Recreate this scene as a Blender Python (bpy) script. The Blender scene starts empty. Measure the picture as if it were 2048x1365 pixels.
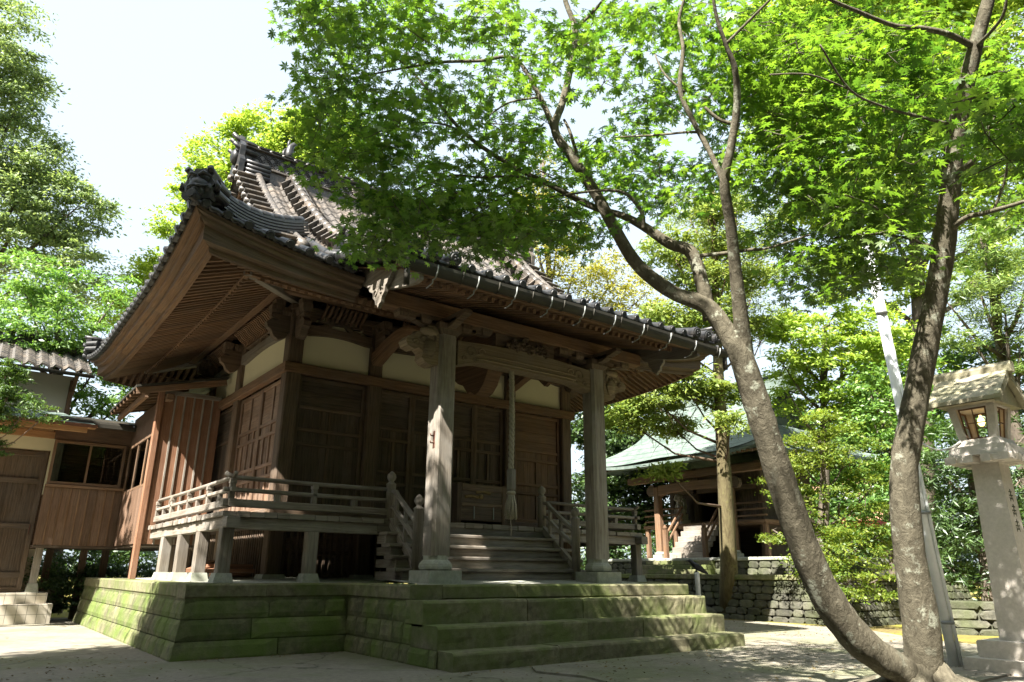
import bpy, math, random
import numpy as np
from mathutils import Vector, Matrix
random.seed(7); RNG = np.random.default_rng(7)
C = bpy.context.scene.collection
SC = bpy.context.scene
PI = math.pi

# ------------------------------------------------------------------ camera
CAM_P = (-2.742, -11.2295, 1.1743); YAW, PITCH, ROLL, FPX = .6455, .3144, .0071, 1425.25
def cam_axes():
    f = Vector((math.sin(YAW)*math.cos(PITCH), math.cos(YAW)*math.cos(PITCH), math.sin(PITCH)))
    r = Vector((math.cos(YAW), -math.sin(YAW), 0)); u = r.cross(f)
    c, s = math.cos(ROLL), math.sin(ROLL)
    return c*r+s*u, -s*r+c*u, f
AX_R, AX_U, AX_F = cam_axes()
cd = bpy.data.cameras.new('camera'); cam = bpy.data.objects.new('camera', cd); C.objects.link(cam)
cd.sensor_width = 36; cd.lens = 36*FPX/2048; cd.clip_start = .05; cd.clip_end = 2000
m = Matrix((AX_R, AX_U, -AX_F)).transposed().to_4x4(); m.translation = Vector(CAM_P); cam.matrix_world = m
SC.camera = cam
def W(u, v, D):
    """world point seen at photo position (u, v), D metres in front of the lens plane"""
    return Vector(CAM_P) + D*(AX_F + AX_R*((u-1024)/FPX) - AX_U*((v-682.5)/FPX))

# ------------------------------------------------------------------ light
SUN_EL = 49.0; SUN_H = Vector((-.94, -.34)).normalized()
w = bpy.data.worlds.new('World'); SC.world = w; w.use_nodes = True
nt = w.node_tree; nt.nodes.clear()
sky = nt.nodes.new('ShaderNodeTexSky'); sky.sky_type = 'NISHITA'; sky.sun_disc = False
sky.sun_elevation = math.radians(SUN_EL); sky.sun_rotation = math.atan2(SUN_H.x, SUN_H.y)
sky.air_density = 1.3; sky.dust_density = 4.0; sky.ozone_density = 1.0; sky.altitude = 0
bg = nt.nodes.new('ShaderNodeBackground'); bg.inputs[1].default_value = .07
wo = nt.nodes.new('ShaderNodeOutputWorld')
hz = nt.nodes.new('ShaderNodeMix'); hz.data_type = 'RGBA'; hz.inputs[0].default_value = .75; hz.inputs[7].default_value = (2.95, 3.4, 3.75, 1)
nt.links.new(sky.outputs[0], hz.inputs[6]); nt.links.new(hz.outputs[2], bg.inputs[0]); nt.links.new(bg.outputs[0], wo.inputs[0])
sd = bpy.data.lights.new('sun', 'SUN'); sun = bpy.data.objects.new('sun', sd); C.objects.link(sun)
sd.energy = 4.6; sd.angle = math.radians(.5); sd.color = (1, .95, .87)
to_sun = Vector((SUN_H.x*math.cos(math.radians(SUN_EL)), SUN_H.y*math.cos(math.radians(SUN_EL)), math.sin(math.radians(SUN_EL))))
sun.rotation_euler = to_sun.to_track_quat('Z', 'Y').to_euler(); sun.location = (-20, -10, 30)
SC.view_settings.view_transform = 'Standard'; SC.view_settings.look = 'None'
SC.view_settings.exposure = 2.4; SC.view_settings.gamma = 1; SC.view_settings.use_curve_mapping = False
SC.cycles.max_bounces = 8; SC.cycles.diffuse_bounces = 5; SC.cycles.transmission_bounces = 6
SC.cycles.sample_clamp_indirect = 6

# ------------------------------------------------------------------ mesh builder
class MB:
    def __init__(s): s.V = []; s.F = []; s.UV = []; s.R = []; s.S = []
    def add(s, vs, fs, uvs=None, smooth=False, rnd=None):
        o = len(s.V); rnd = random.random() if rnd is None else rnd
        s.V.extend([tuple(v) for v in vs])
        for i, f in enumerate(fs):
            s.F.append([o+k for k in f]); s.R.append(rnd); s.S.append(smooth)
            s.UV.extend(uvs[i] if uvs else [(vs[k][0]+vs[k][1]*.37, vs[k][2]) for k in f])
        return s
    def prism(s, poly, o, ax, ay, az, smooth=False, rnd=None, taper=1.0, caps=True):
        o, ax, ay, az = map(Vector, (o, ax, ay, az)); n = len(poly); L = az.length
        vs = [o+ax*p[0]+ay*p[1] for p in poly] + [o+az+ax*(p[0]*taper)+ay*(p[1]*taper) for p in poly]
        a2 = sum(poly[i][0]*poly[(i+1) % n][1]-poly[(i+1) % n][0]*poly[i][1] for i in range(n))
        fs = []; uv = []; d = 0; flip = a2*ax.cross(ay).dot(az) < 0
        for i in range(n):
            j = (i+1) % n; e = (vs[j]-vs[i]).length
            f = [i, j, n+j, n+i]; t = [(0, d), (0, d+e), (L, d+e), (L, d)]
            if flip: f = f[::-1]; t = t[::-1]
            fs.append(f); uv.append(t); d += e
        if caps:
            c1 = list(range(n))[::-1]; c2 = list(range(n, 2*n))
            if flip: c1 = c1[::-1]; c2 = c2[::-1]
            fs += [c1, c2]
            uv += [[(poly[k % n][0]*.3, poly[k % n][1]) for k in c1], [(poly[k % n][0]*.3, poly[k % n][1]) for k in c2]]
        return s.add(vs, fs, uv, smooth, rnd)
    def beam(s, a, b, w, h, ch=.008, up=(0, 0, 1), rnd=None, taper=1.0):
        a, b = Vector(a), Vector(b); z = b-a; up = Vector(up)
        x = z.cross(up)
        if x.length < 1e-6: x = Vector((1, 0, 0))
        x.normalize(); y = x.cross(z).normalized(); W2, H2 = w/2, h/2; c = min(ch, W2*.8, H2*.8)
        p = [(-W2+c, -H2), (W2-c, -H2), (W2, -H2+c), (W2, H2-c), (W2-c, H2), (-W2+c, H2), (-W2, H2-c), (-W2, -H2+c)] if c > 0 else [(-W2, -H2), (W2, -H2), (W2, H2), (-W2, H2)]
        return s.prism(p, a, x, y, z, rnd=rnd, taper=taper)
    def box(s, x0, x1, y0, y1, z0, z1, ch=.008, axis=None, rnd=None):
        d = (x1-x0, y1-y0, z1-z0); k = axis if axis is not None else d.index(max(d))
        cx, cy, cz = (x0+x1)/2, (y0+y1)/2, (z0+z1)/2
        if k == 0: return s.beam((x0, cy, cz), (x1, cy, cz), d[1], d[2], ch, rnd=rnd)
        if k == 1: return s.beam((cx, y0, cz), (cx, y1, cz), d[0], d[2], ch, rnd=rnd)
        return s.beam((cx, cy, z0), (cx, cy, z1), d[0], d[1], ch, up=(0, 1, 0), rnd=rnd)
    def sweep(s, poly, pts, up=(0, 0, 1), smooth=False, scl=None, rnd=None, side=None):
        pts = [Vector(p) for p in pts]; n = len(poly); m_ = len(pts); vs = []; L = [0]
        for i in range(m_):
            t = (pts[min(i+1, m_-1)]-pts[max(i-1, 0)]).normalized()
            x = Vector(side) if side is not None else t.cross(Vector(up)); x.normalize(); y = x.cross(t).normalized(); k = scl[i] if scl else 1
            vs += [pts[i]+x*p[0]*k+y*p[1]*k for p in poly]
            if i: L.append(L[-1]+(pts[i]-pts[i-1]).length)
        per = [0]
        for i in range(n): per.append(per[-1]+math.dist(poly[i], poly[(i+1) % n]))
        a2 = sum(poly[i][0]*poly[(i+1) % n][1]-poly[(i+1) % n][0]*poly[i][1] for i in range(n)); fs = []; uv = []
        for i in range(m_-1):
            for k in range(n):
                j = (k+1) % n
                f = [i*n+k, (i+1)*n+k, (i+1)*n+j, i*n+j]; t = [(L[i], per[k]), (L[i+1], per[k]), (L[i+1], per[k+1]), (L[i], per[k+1])]
                if a2 > 0: f = f[::-1]; t = t[::-1]
                fs.append(f); uv.append(t)
        c1, c2 = list(range(n)), list(range((m_-1)*n, m_*n))
        for c in (c1 if a2 > 0 else c1[::-1], c2[::-1] if a2 > 0 else c2):
            fs.append(c); uv.append([(poly[k % n][0], poly[k % n][1]) for k in c])
        return s.add(vs, fs, uv, smooth, rnd)
    def tube(s, pts, r, n=8, smooth=True, rnd=None):
        pts = [Vector(p) for p in pts]; m_ = len(pts)
        if not hasattr(r, '__len__'): r = [r]*m_
        t0 = (pts[1]-pts[0]).normalized(); x = t0.orthogonal().normalized(); vs = []; L = 0; LL = []
        for i in range(m_):
            t = (pts[min(i+1, m_-1)]-pts[max(i-1, 0)]).normalized()
            x = (x-t*x.dot(t)); x = x.normalized() if x.length > 1e-5 else t.orthogonal().normalized(); y = t.cross(x)
            if i: L += (pts[i]-pts[i-1]).length
            LL.append(L)
            vs += [pts[i]+(x*math.cos(2*PI*k/n)+y*math.sin(2*PI*k/n))*r[i] for k in range(n)]
        fs = []; uv = []
        for i in range(m_-1):
            for k in range(n):
                j = (k+1) % n; c = 2*PI*r[i]/n
                fs.append([i*n+k, i*n+j, (i+1)*n+j, (i+1)*n+k]); uv.append([(LL[i], k*c), (LL[i], k*c+c), (LL[i+1], k*c+c), (LL[i+1], k*c)])
        fs.append(list(range(n))[::-1]); uv.append([(0, 0)]*n); fs.append(list(range((m_-1)*n, m_*n))); uv.append([(0, 0)]*n)
        return s.add(vs, fs, uv, smooth, rnd)
    def lathe(s, prof, o, n=16, axis=(0, 0, 1), smooth=True, rnd=None, rot=0.0):
        o = Vector(o); z = Vector(axis).normalized(); x = Vector((1, 0, 0)) if abs(z.z) > .9 else z.orthogonal().normalized(); y = z.cross(x)
        vs = []; fs = []; uv = []
        for r, h in prof: vs += [o+z*h+(x*math.cos(2*PI*k/n+rot)+y*math.sin(2*PI*k/n+rot))*r for k in range(n)]
        for i in range(len(prof)-1):
            for k in range(n):
                j = (k+1) % n
                fs.append([i*n+k, i*n+j, (i+1)*n+j, (i+1)*n+k]); uv.append([(prof[i][1], k*.05), (prof[i][1], k*.05+.05), (prof[i+1][1], k*.05+.05), (prof[i+1][1], k*.05)])
        fs.append(list(range(n))[::-1]); uv.append([(0, 0)]*n); q = (len(prof)-1)*n
        fs.append(list(range(q, q+n))); uv.append([(0, 0)]*n)
        return s.add(vs, fs, uv, smooth, rnd)
    def grid(s, P, smooth=True, keep=None, rnd=None, flip=False):
        nu, nv = len(P), len(P[0]); vs = [P[i][j] for i in range(nu) for j in range(nv)]; fs = []
        for i in range(nu-1):
            for j in range(nv-1):
                if keep is None or keep(i, j):
                    f = [i*nv+j, (i+1)*nv+j, (i+1)*nv+j+1, i*nv+j+1]; fs.append(f[::-1] if flip else f)
        return s.add(vs, fs, None, smooth, rnd)
    def strips(s, P, keep=None):
        """rows of profile points along a length: every strip between two profile points is a board with its own grain"""
        P = [[Vector(p) for p in r] for r in P]; L = [0]
        for i in range(1, len(P)): L.append(L[-1]+(P[i][0]-P[i-1][0]).length)
        for j in range(len(P[0])-1):
            w_ = (P[0][j+1]-P[0][j]).length; seg = 0; rn = random.random(); vs = []; fs = []; uv = []
            for i in range(len(P)-1):
                if keep and not keep(i, j): continue
                if L[i]-seg > 3.2: seg = L[i]; rn = random.random()
                k = len(vs); vs += [P[i][j], P[i+1][j], P[i+1][j+1], P[i][j+1]]
                s.add([P[i][j], P[i+1][j], P[i+1][j+1], P[i][j+1]], [[0, 1, 2, 3]], [[(L[i], 0), (L[i+1], 0), (L[i+1], w_), (L[i], w_)]], False, rn)
        return s
    def blob(s, c, r, n=8, rnd=None, jit=0.0):
        c = Vector(c); vs = []; fs = []; mm = max(4, n//2+1)
        for i in range(mm+1):
            th = PI*i/mm
            for k in range(n):
                ph = 2*PI*k/n; q = 1+random.uniform(-jit, jit)
                vs.append(c+Vector((r[0]*math.sin(th)*math.cos(ph), r[1]*math.sin(th)*math.sin(ph), r[2]*math.cos(th)))*q)
        for i in range(mm):
            for k in range(n):
                j = (k+1) % n; fs.append([i*n+k, (i+1)*n+k, (i+1)*n+j, i*n+j])
        return s.add(vs, fs, None, True, rnd)
    def mesh(s, name, mat):
        me = bpy.data.meshes.new(name); me.from_pydata(s.V, [], s.F)
        uv = me.uv_layers.new(name='UVMap'); uv.data.foreach_set('uv', np.array(s.UV, np.float32).ravel())
        a = me.attributes.new('rnd', 'FLOAT', 'FACE'); a.data.foreach_set('value', np.array(s.R, np.float32))
        me.polygons.foreach_set('use_smooth', np.array(s.S, bool)); me.materials.append(mat); me.update(); return me
    def build(s, name, mat, parent=None, label=None, kind=None):
        return link(name, s.mesh(name, mat), parent, label, kind)
def world_loc(o):
    v = Vector((0, 0, 0))
    while o: v += o.location; o = o.parent
    return v
def link(name, me, parent=None, label=None, kind=None):
    o = bpy.data.objects.new(name, me); C.objects.link(o)
    if parent is not None: o.parent = parent; o.location = -world_loc(parent)
    if label: o['label'] = label
    if kind: o['kind'] = kind
    return o
def tag(o, label, cat, group=None, kind=None):
    o['label'] = label; o['category'] = cat
    if group: o['group'] = group
    if kind: o['kind'] = kind
    return o
def thing(name, label, cat, loc=(0, 0, 0), group=None):
    o = bpy.data.objects.new(name, None); C.objects.link(o); o.location = loc; o.empty_display_size = .3
    return tag(o, label, cat, group)
def struct(o, label, cat='ground'):
    o['kind'] = 'structure'; o['label'] = label; o['category'] = cat; return o

# ------------------------------------------------------------------ materials
class N:
    def __init__(s, name):
        s.m = bpy.data.materials.new(name); s.m.use_nodes = True; s.t = s.m.node_tree; s.t.nodes.clear()
        s.out = s.n('ShaderNodeOutputMaterial')
    def n(s, ty, **k):
        x = s.t.nodes.new(ty)
        for a, b in k.items():
            if a[0] == '_': x.inputs[int(a[1:])].default_value = b
            else: setattr(x, a, b)
        return x
    def l(s, a, b): s.t.links.new(a, b)
    def noise(s, vec, scale, detail=4, rough=.55, dist=0):
        x = s.n('ShaderNodeTexNoise'); x.inputs['Scale'].default_value = scale; x.inputs['Detail'].default_value = detail
        x.inputs['Roughness'].default_value = rough; x.inputs['Distortion'].default_value = dist
        if vec is not None: s.l(vec, x.inputs['Vector'])
        return x.outputs[0]
    def ramp(s, fac, stops):
        x = s.n('ShaderNodeValToRGB'); e = x.color_ramp.elements
        while len(e) < len(stops): e.new(.5)
        for k, (p, c) in enumerate(stops): e[k].position = p; e[k].color = (*c, 1) if hasattr(c, '__len__') else (c, c, c, 1)
        s.l(fac, x.inputs[0]); return x.outputs[0]
    def mix(s, fac, a, b, mode='MIX'):
        x = s.n('ShaderNodeMix'); x.data_type = 'RGBA'; x.blend_type = mode
        for v, k in ((fac, 0), (a, 6), (b, 7)):
            if hasattr(v, 'is_linked'): s.l(v, x.inputs[k])
            elif hasattr(v, '__len__'): x.inputs[k].default_value = (*v, 1)
            else: x.inputs[k].default_value = v
        return x.outputs[2]
    def math(s, op, a, b=0.0):
        x = s.n('ShaderNodeMath', operation=op)
        for v, k in ((a, 0), (b, 1)):
            if hasattr(v, 'is_linked'): s.l(v, x.inputs[k])
            else: x.inputs[k].default_value = v
        return x.outputs[0]
    def bsdf(s, col, rough=.7, bump=None, bs=.3, bd=.02, spec=.3, metal=0):
        b = s.n('ShaderNodeBsdfPrincipled')
        if hasattr(col, 'is_linked'): s.l(col, b.inputs['Base Color'])
        else: b.inputs['Base Color'].default_value = (*col, 1)
        if hasattr(rough, 'is_linked'): s.l(rough, b.inputs['Roughness'])
        else: b.inputs['Roughness'].default_value = rough
        b.inputs['Specular IOR Level'].default_value = spec; b.inputs['Metallic'].default_value = metal
        if bump is not None:
            u = s.n('ShaderNodeBump'); u.inputs['Strength'].default_value = bs; u.inputs['Distance'].default_value = bd
            s.l(bump, u.inputs['Height']); s.l(u.outputs[0], b.inputs['Normal'])
        s.l(b.outputs[0], s.out.inputs[0]); return s.m
    def obj(s): return s.n('ShaderNodeTexCoord').outputs['Object']
    def rnd(s): return s.n('ShaderNodeAttribute', attribute_name='rnd').outputs['Fac']
    def grainvec(s, su, sv):
        uv = s.n('ShaderNodeTexCoord').outputs['UV']; sep = s.n('ShaderNodeSeparateXYZ'); s.l(uv, sep.inputs[0]); r = s.rnd()
        cb = s.n('ShaderNodeCombineXYZ'); s.l(s.math('MULTIPLY', sep.outputs[0], su), cb.inputs[0]); s.l(s.math('MULTIPLY', sep.outputs[1], sv), cb.inputs[1])
        s.l(s.math('MULTIPLY', r, 91.0), cb.inputs[2]); return cb.outputs[0]
def wood(name, c1, c2, grey=(.2, .18, .16), gf=.5, rough=.75, var=.5):
    k = N(name); v = k.grainvec(1.1, 22); g = k.noise(v, 1.6, 7, .62, .6)
    col = k.ramp(g, [(.3, c1), (.68, c2)])
    blot = k.noise(k.obj(), 1.7, 5, .6)
    col = k.mix(k.math('MULTIPLY', k.ramp(blot, [(.42, 0.0), (.68, 1.0)]), gf), col, grey)
    fine = k.noise(k.grainvec(2.5, 95), 1.5, 3)
    col = k.mix(k.math('MULTIPLY', k.ramp(fine, [(.55, 0.0), (.72, 1.0)]), .55), col, tuple(x*.35 for x in c1))
    t = k.math('ADD', k.math('MULTIPLY', k.rnd(), var), 1-var*.5)
    cc = k.n('ShaderNodeCombineXYZ')
    for i in range(3): k.l(t, cc.inputs[i])
    col = k.mix(1.0, col, cc.outputs[0], 'MULTIPLY')
    return k.bsdf(col, rough, k.math('ADD', g, k.math('MULTIPLY', fine, .5)), .45, .008)
def stone(name, c1, c2, moss=(.09, .12, .025), mf=.6, sc=6, rough=.85, bd=.02, var=.35, spots=None):
    k = N(name); o = k.obj(); n1 = k.noise(o, sc, 8, .65); n2 = k.noise(o, sc*.22, 4, .6); n3 = k.noise(o, sc*7, 4, .7)
    col = k.ramp(n1, [(.32, c1), (.68, c2)])
    col = k.mix(k.math('MULTIPLY', k.ramp(n2, [(.38, 0.0), (.62, 1.0)]), mf), col, moss)
    col = k.mix(k.math('MULTIPLY', k.ramp(n3, [(.58, 0.0), (.7, 1.0)]), .5), col, tuple(x*.4 for x in c1))
    if spots: col = k.mix(k.ramp(k.noise(o, sc*1.4, 6, .75), [(.60, 0.0), (.66, .8)]), col, spots)
    t = k.math('ADD', k.math('MULTIPLY', k.rnd(), var), 1-var*.5); cc = k.n('ShaderNodeCombineXYZ')
    for i in range(3): k.l(t, cc.inputs[i])
    col = k.mix(1.0, col, cc.outputs[0], 'MULTIPLY')
    return k.bsdf(col, rough, k.math('ADD', n1, k.math('MULTIPLY', n3, .5)), .7, bd)
def leafmat(name, ca, cb, cc, trans=.5, tcol=None, gloss=.1):
    k = N(name); col = k.ramp(k.rnd(), [(0, ca), (.5, cb), (1, cc)])
    n = k.noise(k.obj(), .8, 2); col = k.mix(k.ramp(n, [(.35, 0.0), (.7, .5)]), col, cc)
    d = k.n('ShaderNodeBsdfDiffuse'); k.l(col, d.inputs[0]); t = k.n('ShaderNodeBsdfTranslucent')
    tc = k.mix(1.0, col, tcol or (1.9, 1.7, .8), 'MULTIPLY'); k.l(tc, t.inputs[0])
    m1 = k.n('ShaderNodeMixShader'); m1.inputs[0].default_value = trans; k.l(d.outputs[0], m1.inputs[1]); k.l(t.outputs[0], m1.inputs[2])
    g = k.n('ShaderNodeBsdfGlossy'); g.inputs['Roughness'].default_value = .45; g.inputs[0].default_value = (.8, .85, .8, 1)
    m2 = k.n('ShaderNodeMixShader'); m2.inputs[0].default_value = gloss*.5; k.l(m1.outputs[0], m2.inputs[1]); k.l(g.outputs[0], m2.inputs[2])
    k.l(m2.outputs[0], k.out.inputs[0]); return k.m
def plain(name, col, rough=.6, spec=.3, metal=0, ns=8, amt=.35):
    k = N(name); n = k.noise(k.obj(), ns, 5, .6); c = k.mix(k.ramp(n, [(.35, 0.0), (.7, amt)]), col, tuple(x*.45 for x in col))
    return k.bsdf(c, rough, n, .15, .01, spec, metal)
M = {}
M['wood_dark'] = wood('weathered_brown_wood', (.058, .038, .024), (.165, .112, .072), (.13, .11, .092), .45)
M['wood_door'] = wood('dark_board_wood', (.045, .031, .021), (.125, .088, .060), (.115, .10, .086), .45)
M['wood_eave'] = wood('eave_wood', (.085, .046, .024), (.23, .135, .075), (.13, .095, .07), .55)
M['wood_grey'] = wood('silver_grey_wood', (.12, .098, .076), (.27, .235, .19), (.28, .265, .24), .6)
M['wood_red'] = wood('reddish_board_wood', (.15, .068, .036), (.27, .14, .08), (.26, .16, .11), .5, .6)
M['wood_corridor'] = wood('dull_brown_board_wood', (.085, .05, .031), (.17, .102, .064), (.17, .12, .09), .5, .7)  # duller copy of the reddish boards, with shade put into the colour
M['wood_shutter'] = wood('sunbleached_shutter_wood', (.11, .065, .04), (.25, .16, .105), (.28, .21, .165), .6, .6)
M['wood_pale'] = wood('pale_orange_wood', (.30, .15, .06), (.46, .26, .12), (.30, .2, .12), .3)
M['wood_beam'] = wood('pale_brown_beam_wood', (.12, .085, .05), (.27, .205, .13), (.22, .19, .15), .5)
M['plaster'] = plain('cream_plaster', (.62, .57, .40), .9, .1, 0, 1.2, .12)
M['plaster_tan'] = plain('tan_plaster', (.66, .59, .46), .9, .1, 0, 1.5, .15)
M['granite'] = stone('grey_granite', (.46, .42, .37), (.58, .53, .47), (.40, .37, .30), .25, 22, .8, .002, .06)
M['stone_pale'] = stone('pale_footing_stone', (.24, .24, .215), (.40, .40, .35), (.22, .25, .15), .4, 9, .8, .006, .15)
M['stone_beige'] = stone('beige_lantern_stone', (.22, .195, .135), (.36, .325, .235), (.20, .20, .10), .5, 9, .85, .008, .25)
M['stone_moss'] = stone('mossy_green_stone', (.075, .075, .045), (.20, .19, .105), (.095, .14, .026), .85, 7, .9, .012, .4)
M['stone_step'] = stone('mossy_step_stone', (.10, .093, .056), (.24, .218, .135), (.10, .135, .030), .75, 8, .9, .010, .25)
M['stone_wall'] = stone('grey_rubble_stone', (.038, .038, .03), (.115, .11, .085), (.06, .075, .024), .6, 6, .9, .03, .6)  # darker and mossier than the rubble itself, standing in for canopy shade
k = N('green_copper'); o = k.obj(); n = k.noise(o, 2.2, 6, .65); wv = k.n('ShaderNodeTexWave', wave_type='BANDS', bands_direction='Z'); wv.inputs['Scale'].default_value = 1.3; wv.inputs['Distortion'].default_value = .6; k.l(o, wv.inputs[0])
jn = k.ramp(wv.outputs['Fac'], [(.0, 1.0), (.09, 0.0)]); n2 = k.noise(o, 12, 4); col = k.mix(k.ramp(n, [(.36, 0.0), (.64, 1.0)]), (.075, .105, .092), (.145, .18, .158)); col = k.mix(k.math('MULTIPLY', k.ramp(n2, [(.55, 0.0), (.7, 1.0)]), .5), col, (.20, .235, .205)); col = k.mix(k.math('MULTIPLY', jn, .65), col, (.04, .055, .045))
M['copper'] = k.bsdf(col, .65, k.math('SUBTRACT', n2, jn), .3, .01, .25)
M['gutter'] = plain('dark_copper_gutter', (.040, .036, .027), .6, .3, .1, 5, .5)
M['steel'] = plain('pale_painted_steel', (.78, .8, .82), .45, .5, 0, 10, .2)
M['iron'] = plain('rusty_iron', (.12, .05, .03), .7, .4, .3, 20, .5)
M['hook'] = plain('galvanised_hook', (.26, .27, .26), .5, .5, .4)
M['straw'] = plain('straw_rope', (.36, .32, .25), .9, .1, 0, 40, .5)
M['brass'] = plain('aged_brass', (.20, .14, .06), .45, .5, .6, 20, .4)
M['white'] = plain('white_paint', (.7, .7, .68), .6, .3)
M['black'] = plain('black_feather', (.012, .012, .016), .45, .5)
M['red_roof'] = plain('red_roof_tile', (.42, .07, .05), .6, .3)
M['pink_wall'] = plain('pale_orange_wall', (.62, .38, .26), .9, .1)
def tile_mat():
    k = N('weathered_roof_tile'); o = k.obj(); n1 = k.noise(o, 2.2, 6, .65); n2 = k.noise(o, 22, 4, .65); r = k.rnd()
    col = k.ramp(n1, [(.3, (.026, .025, .024)), (.52, (.065, .056, .047)), (.72, (.165, .13, .097))])
    col = k.mix(k.math('MULTIPLY', k.ramp(n2, [(.5, 0.0), (.7, 1.0)]), .5), col, (.25, .21, .17))
    return k.bsdf(col, k.ramp(n2, [(.3, .32), (.7, .6)]), n2, .25, .006, .5)
M['tile'] = tile_mat()
k = N('dark_glazed_tile'); n = k.noise(k.obj(), 9, 5); M['tile_dark'] = k.bsdf(k.ramp(n, [(.35, (.012, .013, .015)), (.7, (.050, .047, .044))]), .42, n, .2, .006, .4)
def bark(name, c1, c2, lich, lf, sc=9, stretch=.25):
    k = N(name); o = k.obj(); mp = k.n('ShaderNodeMapping'); mp.inputs['Scale'].default_value = (1, 1, stretch); k.l(o, mp.inputs[0])
    n1 = k.noise(mp.outputs[0], sc, 8, .7, .5); n2 = k.noise(o, 5.5, 6, .72); n3 = k.noise(o, .9, 2)
    col = k.ramp(n1, [(.3, c1), (.7, c2)])
    mask = k.math('MULTIPLY', k.ramp(n2, [(.56, 0.0), (.62, 1.0)]), k.ramp(n3, [(.38, .25), (.55, 1.0)]))
    col = k.mix(k.math('MULTIPLY', mask, lf), col, lich)
    return k.bsdf(col, .85, k.math('ADD', n1, k.math('MULTIPLY', n2, .4)), .9, .03, .2)
M['bark_maple'] = bark('maple_bark', (.060, .052, .035), (.16, .142, .10), (.34, .35, .27), .8, 14, .6)
M['bark_cedar'] = bark('mossy_cedar_bark', (.07, .05, .028), (.19, .165, .085), (.20, .19, .07), .6, 10, .08)
M['bark'] = bark('grey_bark', (.06, .05, .04), (.16, .13, .10), (.2, .2, .15), .4)
M['twig'] = bark('brown_twig', (.10, .065, .045), (.20, .14, .10), (.2, .15, .1), .3)
M['l_maple'] = leafmat('maple_leaf', (.036, .085, .017), (.072, .138, .024), (.15, .21, .035), .56, (1.75, 2.0, .75), .10)
M['l_far'] = leafmat('bright_spring_leaf', (.14, .24, .03), (.24, .36, .055), (.34, .44, .09), .45, (1.6, 1.5, .8), .05)
M['l_grey'] = leafmat('grey_green_leaf', (.085, .15, .06), (.17, .24, .10), (.28, .35, .16), .45, (1.5, 1.5, .8), .1)
M['l_mid'] = leafmat('mid_green_leaf', (.05, .14, .03), (.11, .23, .05), (.22, .34, .08), .45, (1.6, 1.6, .8), .1)
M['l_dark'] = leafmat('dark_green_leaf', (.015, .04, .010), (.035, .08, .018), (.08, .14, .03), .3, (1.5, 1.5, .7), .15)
M['l_cedar'] = leafmat('lime_cedar_spray', (.09, .15, .03), (.17, .25, .05), (.27, .33, .085), .4, (1.5, 1.4, .7), .03)
M['l_yellow'] = leafmat('yellow_conifer_spray', (.15, .18, .03), (.26, .27, .045), (.36, .34, .06), .4, (1.4, 1.3, .7), .03)
M['l_bush'] = leafmat('yellow_green_bush_leaf', (.04, .10, .015), (.09, .165, .022), (.22, .26, .04), .45, (1.6, 1.5, .7), .04)
M['l_yew'] = leafmat('yew_spray', (.02, .06, .012), (.04, .10, .018), (.13, .20, .035), .3, (1.5, 1.5, .7), .08)
M['l_pine'] = leafmat('pine_needle', (.05, .11, .025), (.11, .19, .04), (.26, .33, .07), .3, (1.4, 1.4, .8), .06)

# ------------------------------------------------------------------ foliage
STAR = []
for i in range(7):
    a = PI/2+(i-3)*.80; L_ = (1.0, .96, .84, .55)[abs(i-3)]
    STAR.append((a, L_))
def leaf_arrays(cen, nor, size, star, aspect=.45, dirs=None):
    n = len(cen); nor = nor/np.linalg.norm(nor, axis=1, keepdims=True)
    t = RNG.normal(size=(n, 3)) if dirs is None else dirs
    t = t-nor*(t*nor).sum(1, keepdims=True); t /= np.linalg.norm(t, axis=1, keepdims=True)+1e-9; b = np.cross(nor, t)
    s = size[:, None]
    if star:
        pv = [(0, 0, 0)]; fc = []
        for a, L_ in STAR:
            k = len(pv); w_ = .36
            pv += [(L_*.52*math.cos(a-w_), L_*.52*math.sin(a-w_), .0), (L_*math.cos(a), L_*math.sin(a), -.12), (L_*.52*math.cos(a+w_), L_*.52*math.sin(a+w_), .0)]
            fc.append((0, k, k+1, k+2))
    else:
        pv = [(0, -.5, 0), (aspect*.5, 0, .06), (0, .5, -.04), (-aspect*.5, 0, .06)]; fc = [(0, 1, 2, 3)]
    pv = np.array(pv); fc = np.array(fc)
    V = cen[:, None, :] + s[:, None, :]*(pv[None, :, 0:1]*b[:, None, :]+pv[None, :, 1:2]*t[:, None, :]+pv[None, :, 2:3]*nor[:, None, :])
    F = (np.arange(n)*len(pv))[:, None, None]+fc[None]
    return V.reshape(-1, 3), F.reshape(-1, 4), np.repeat(RNG.random(n), len(fc))
def leaf_mesh(name, parts, mat):
    V = []; F = []; R = []; o = 0
    for v, f, r in parts: V.append(v); F.append(f+o); R.append(r); o += len(v)
    V = np.concatenate(V); F = np.concatenate(F); R = np.concatenate(R); nf = len(F)
    me = bpy.data.meshes.new(name); me.vertices.add(len(V)); me.vertices.foreach_set('co', V.astype(np.float32).ravel())
    me.loops.add(nf*4); me.loops.foreach_set('vertex_index', F.astype(np.int32).ravel())
    me.polygons.add(nf); me.polygons.foreach_set('loop_start', np.arange(0, nf*4, 4, dtype=np.int32)); me.polygons.foreach_set('loop_total', np.full(nf, 4, np.int32))
    a = me.attributes.new('rnd', 'FLOAT', 'FACE'); a.data.foreach_set('value', R.astype(np.float32))
    me.materials.append(mat); me.update(calc_edges=True); return me
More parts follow.
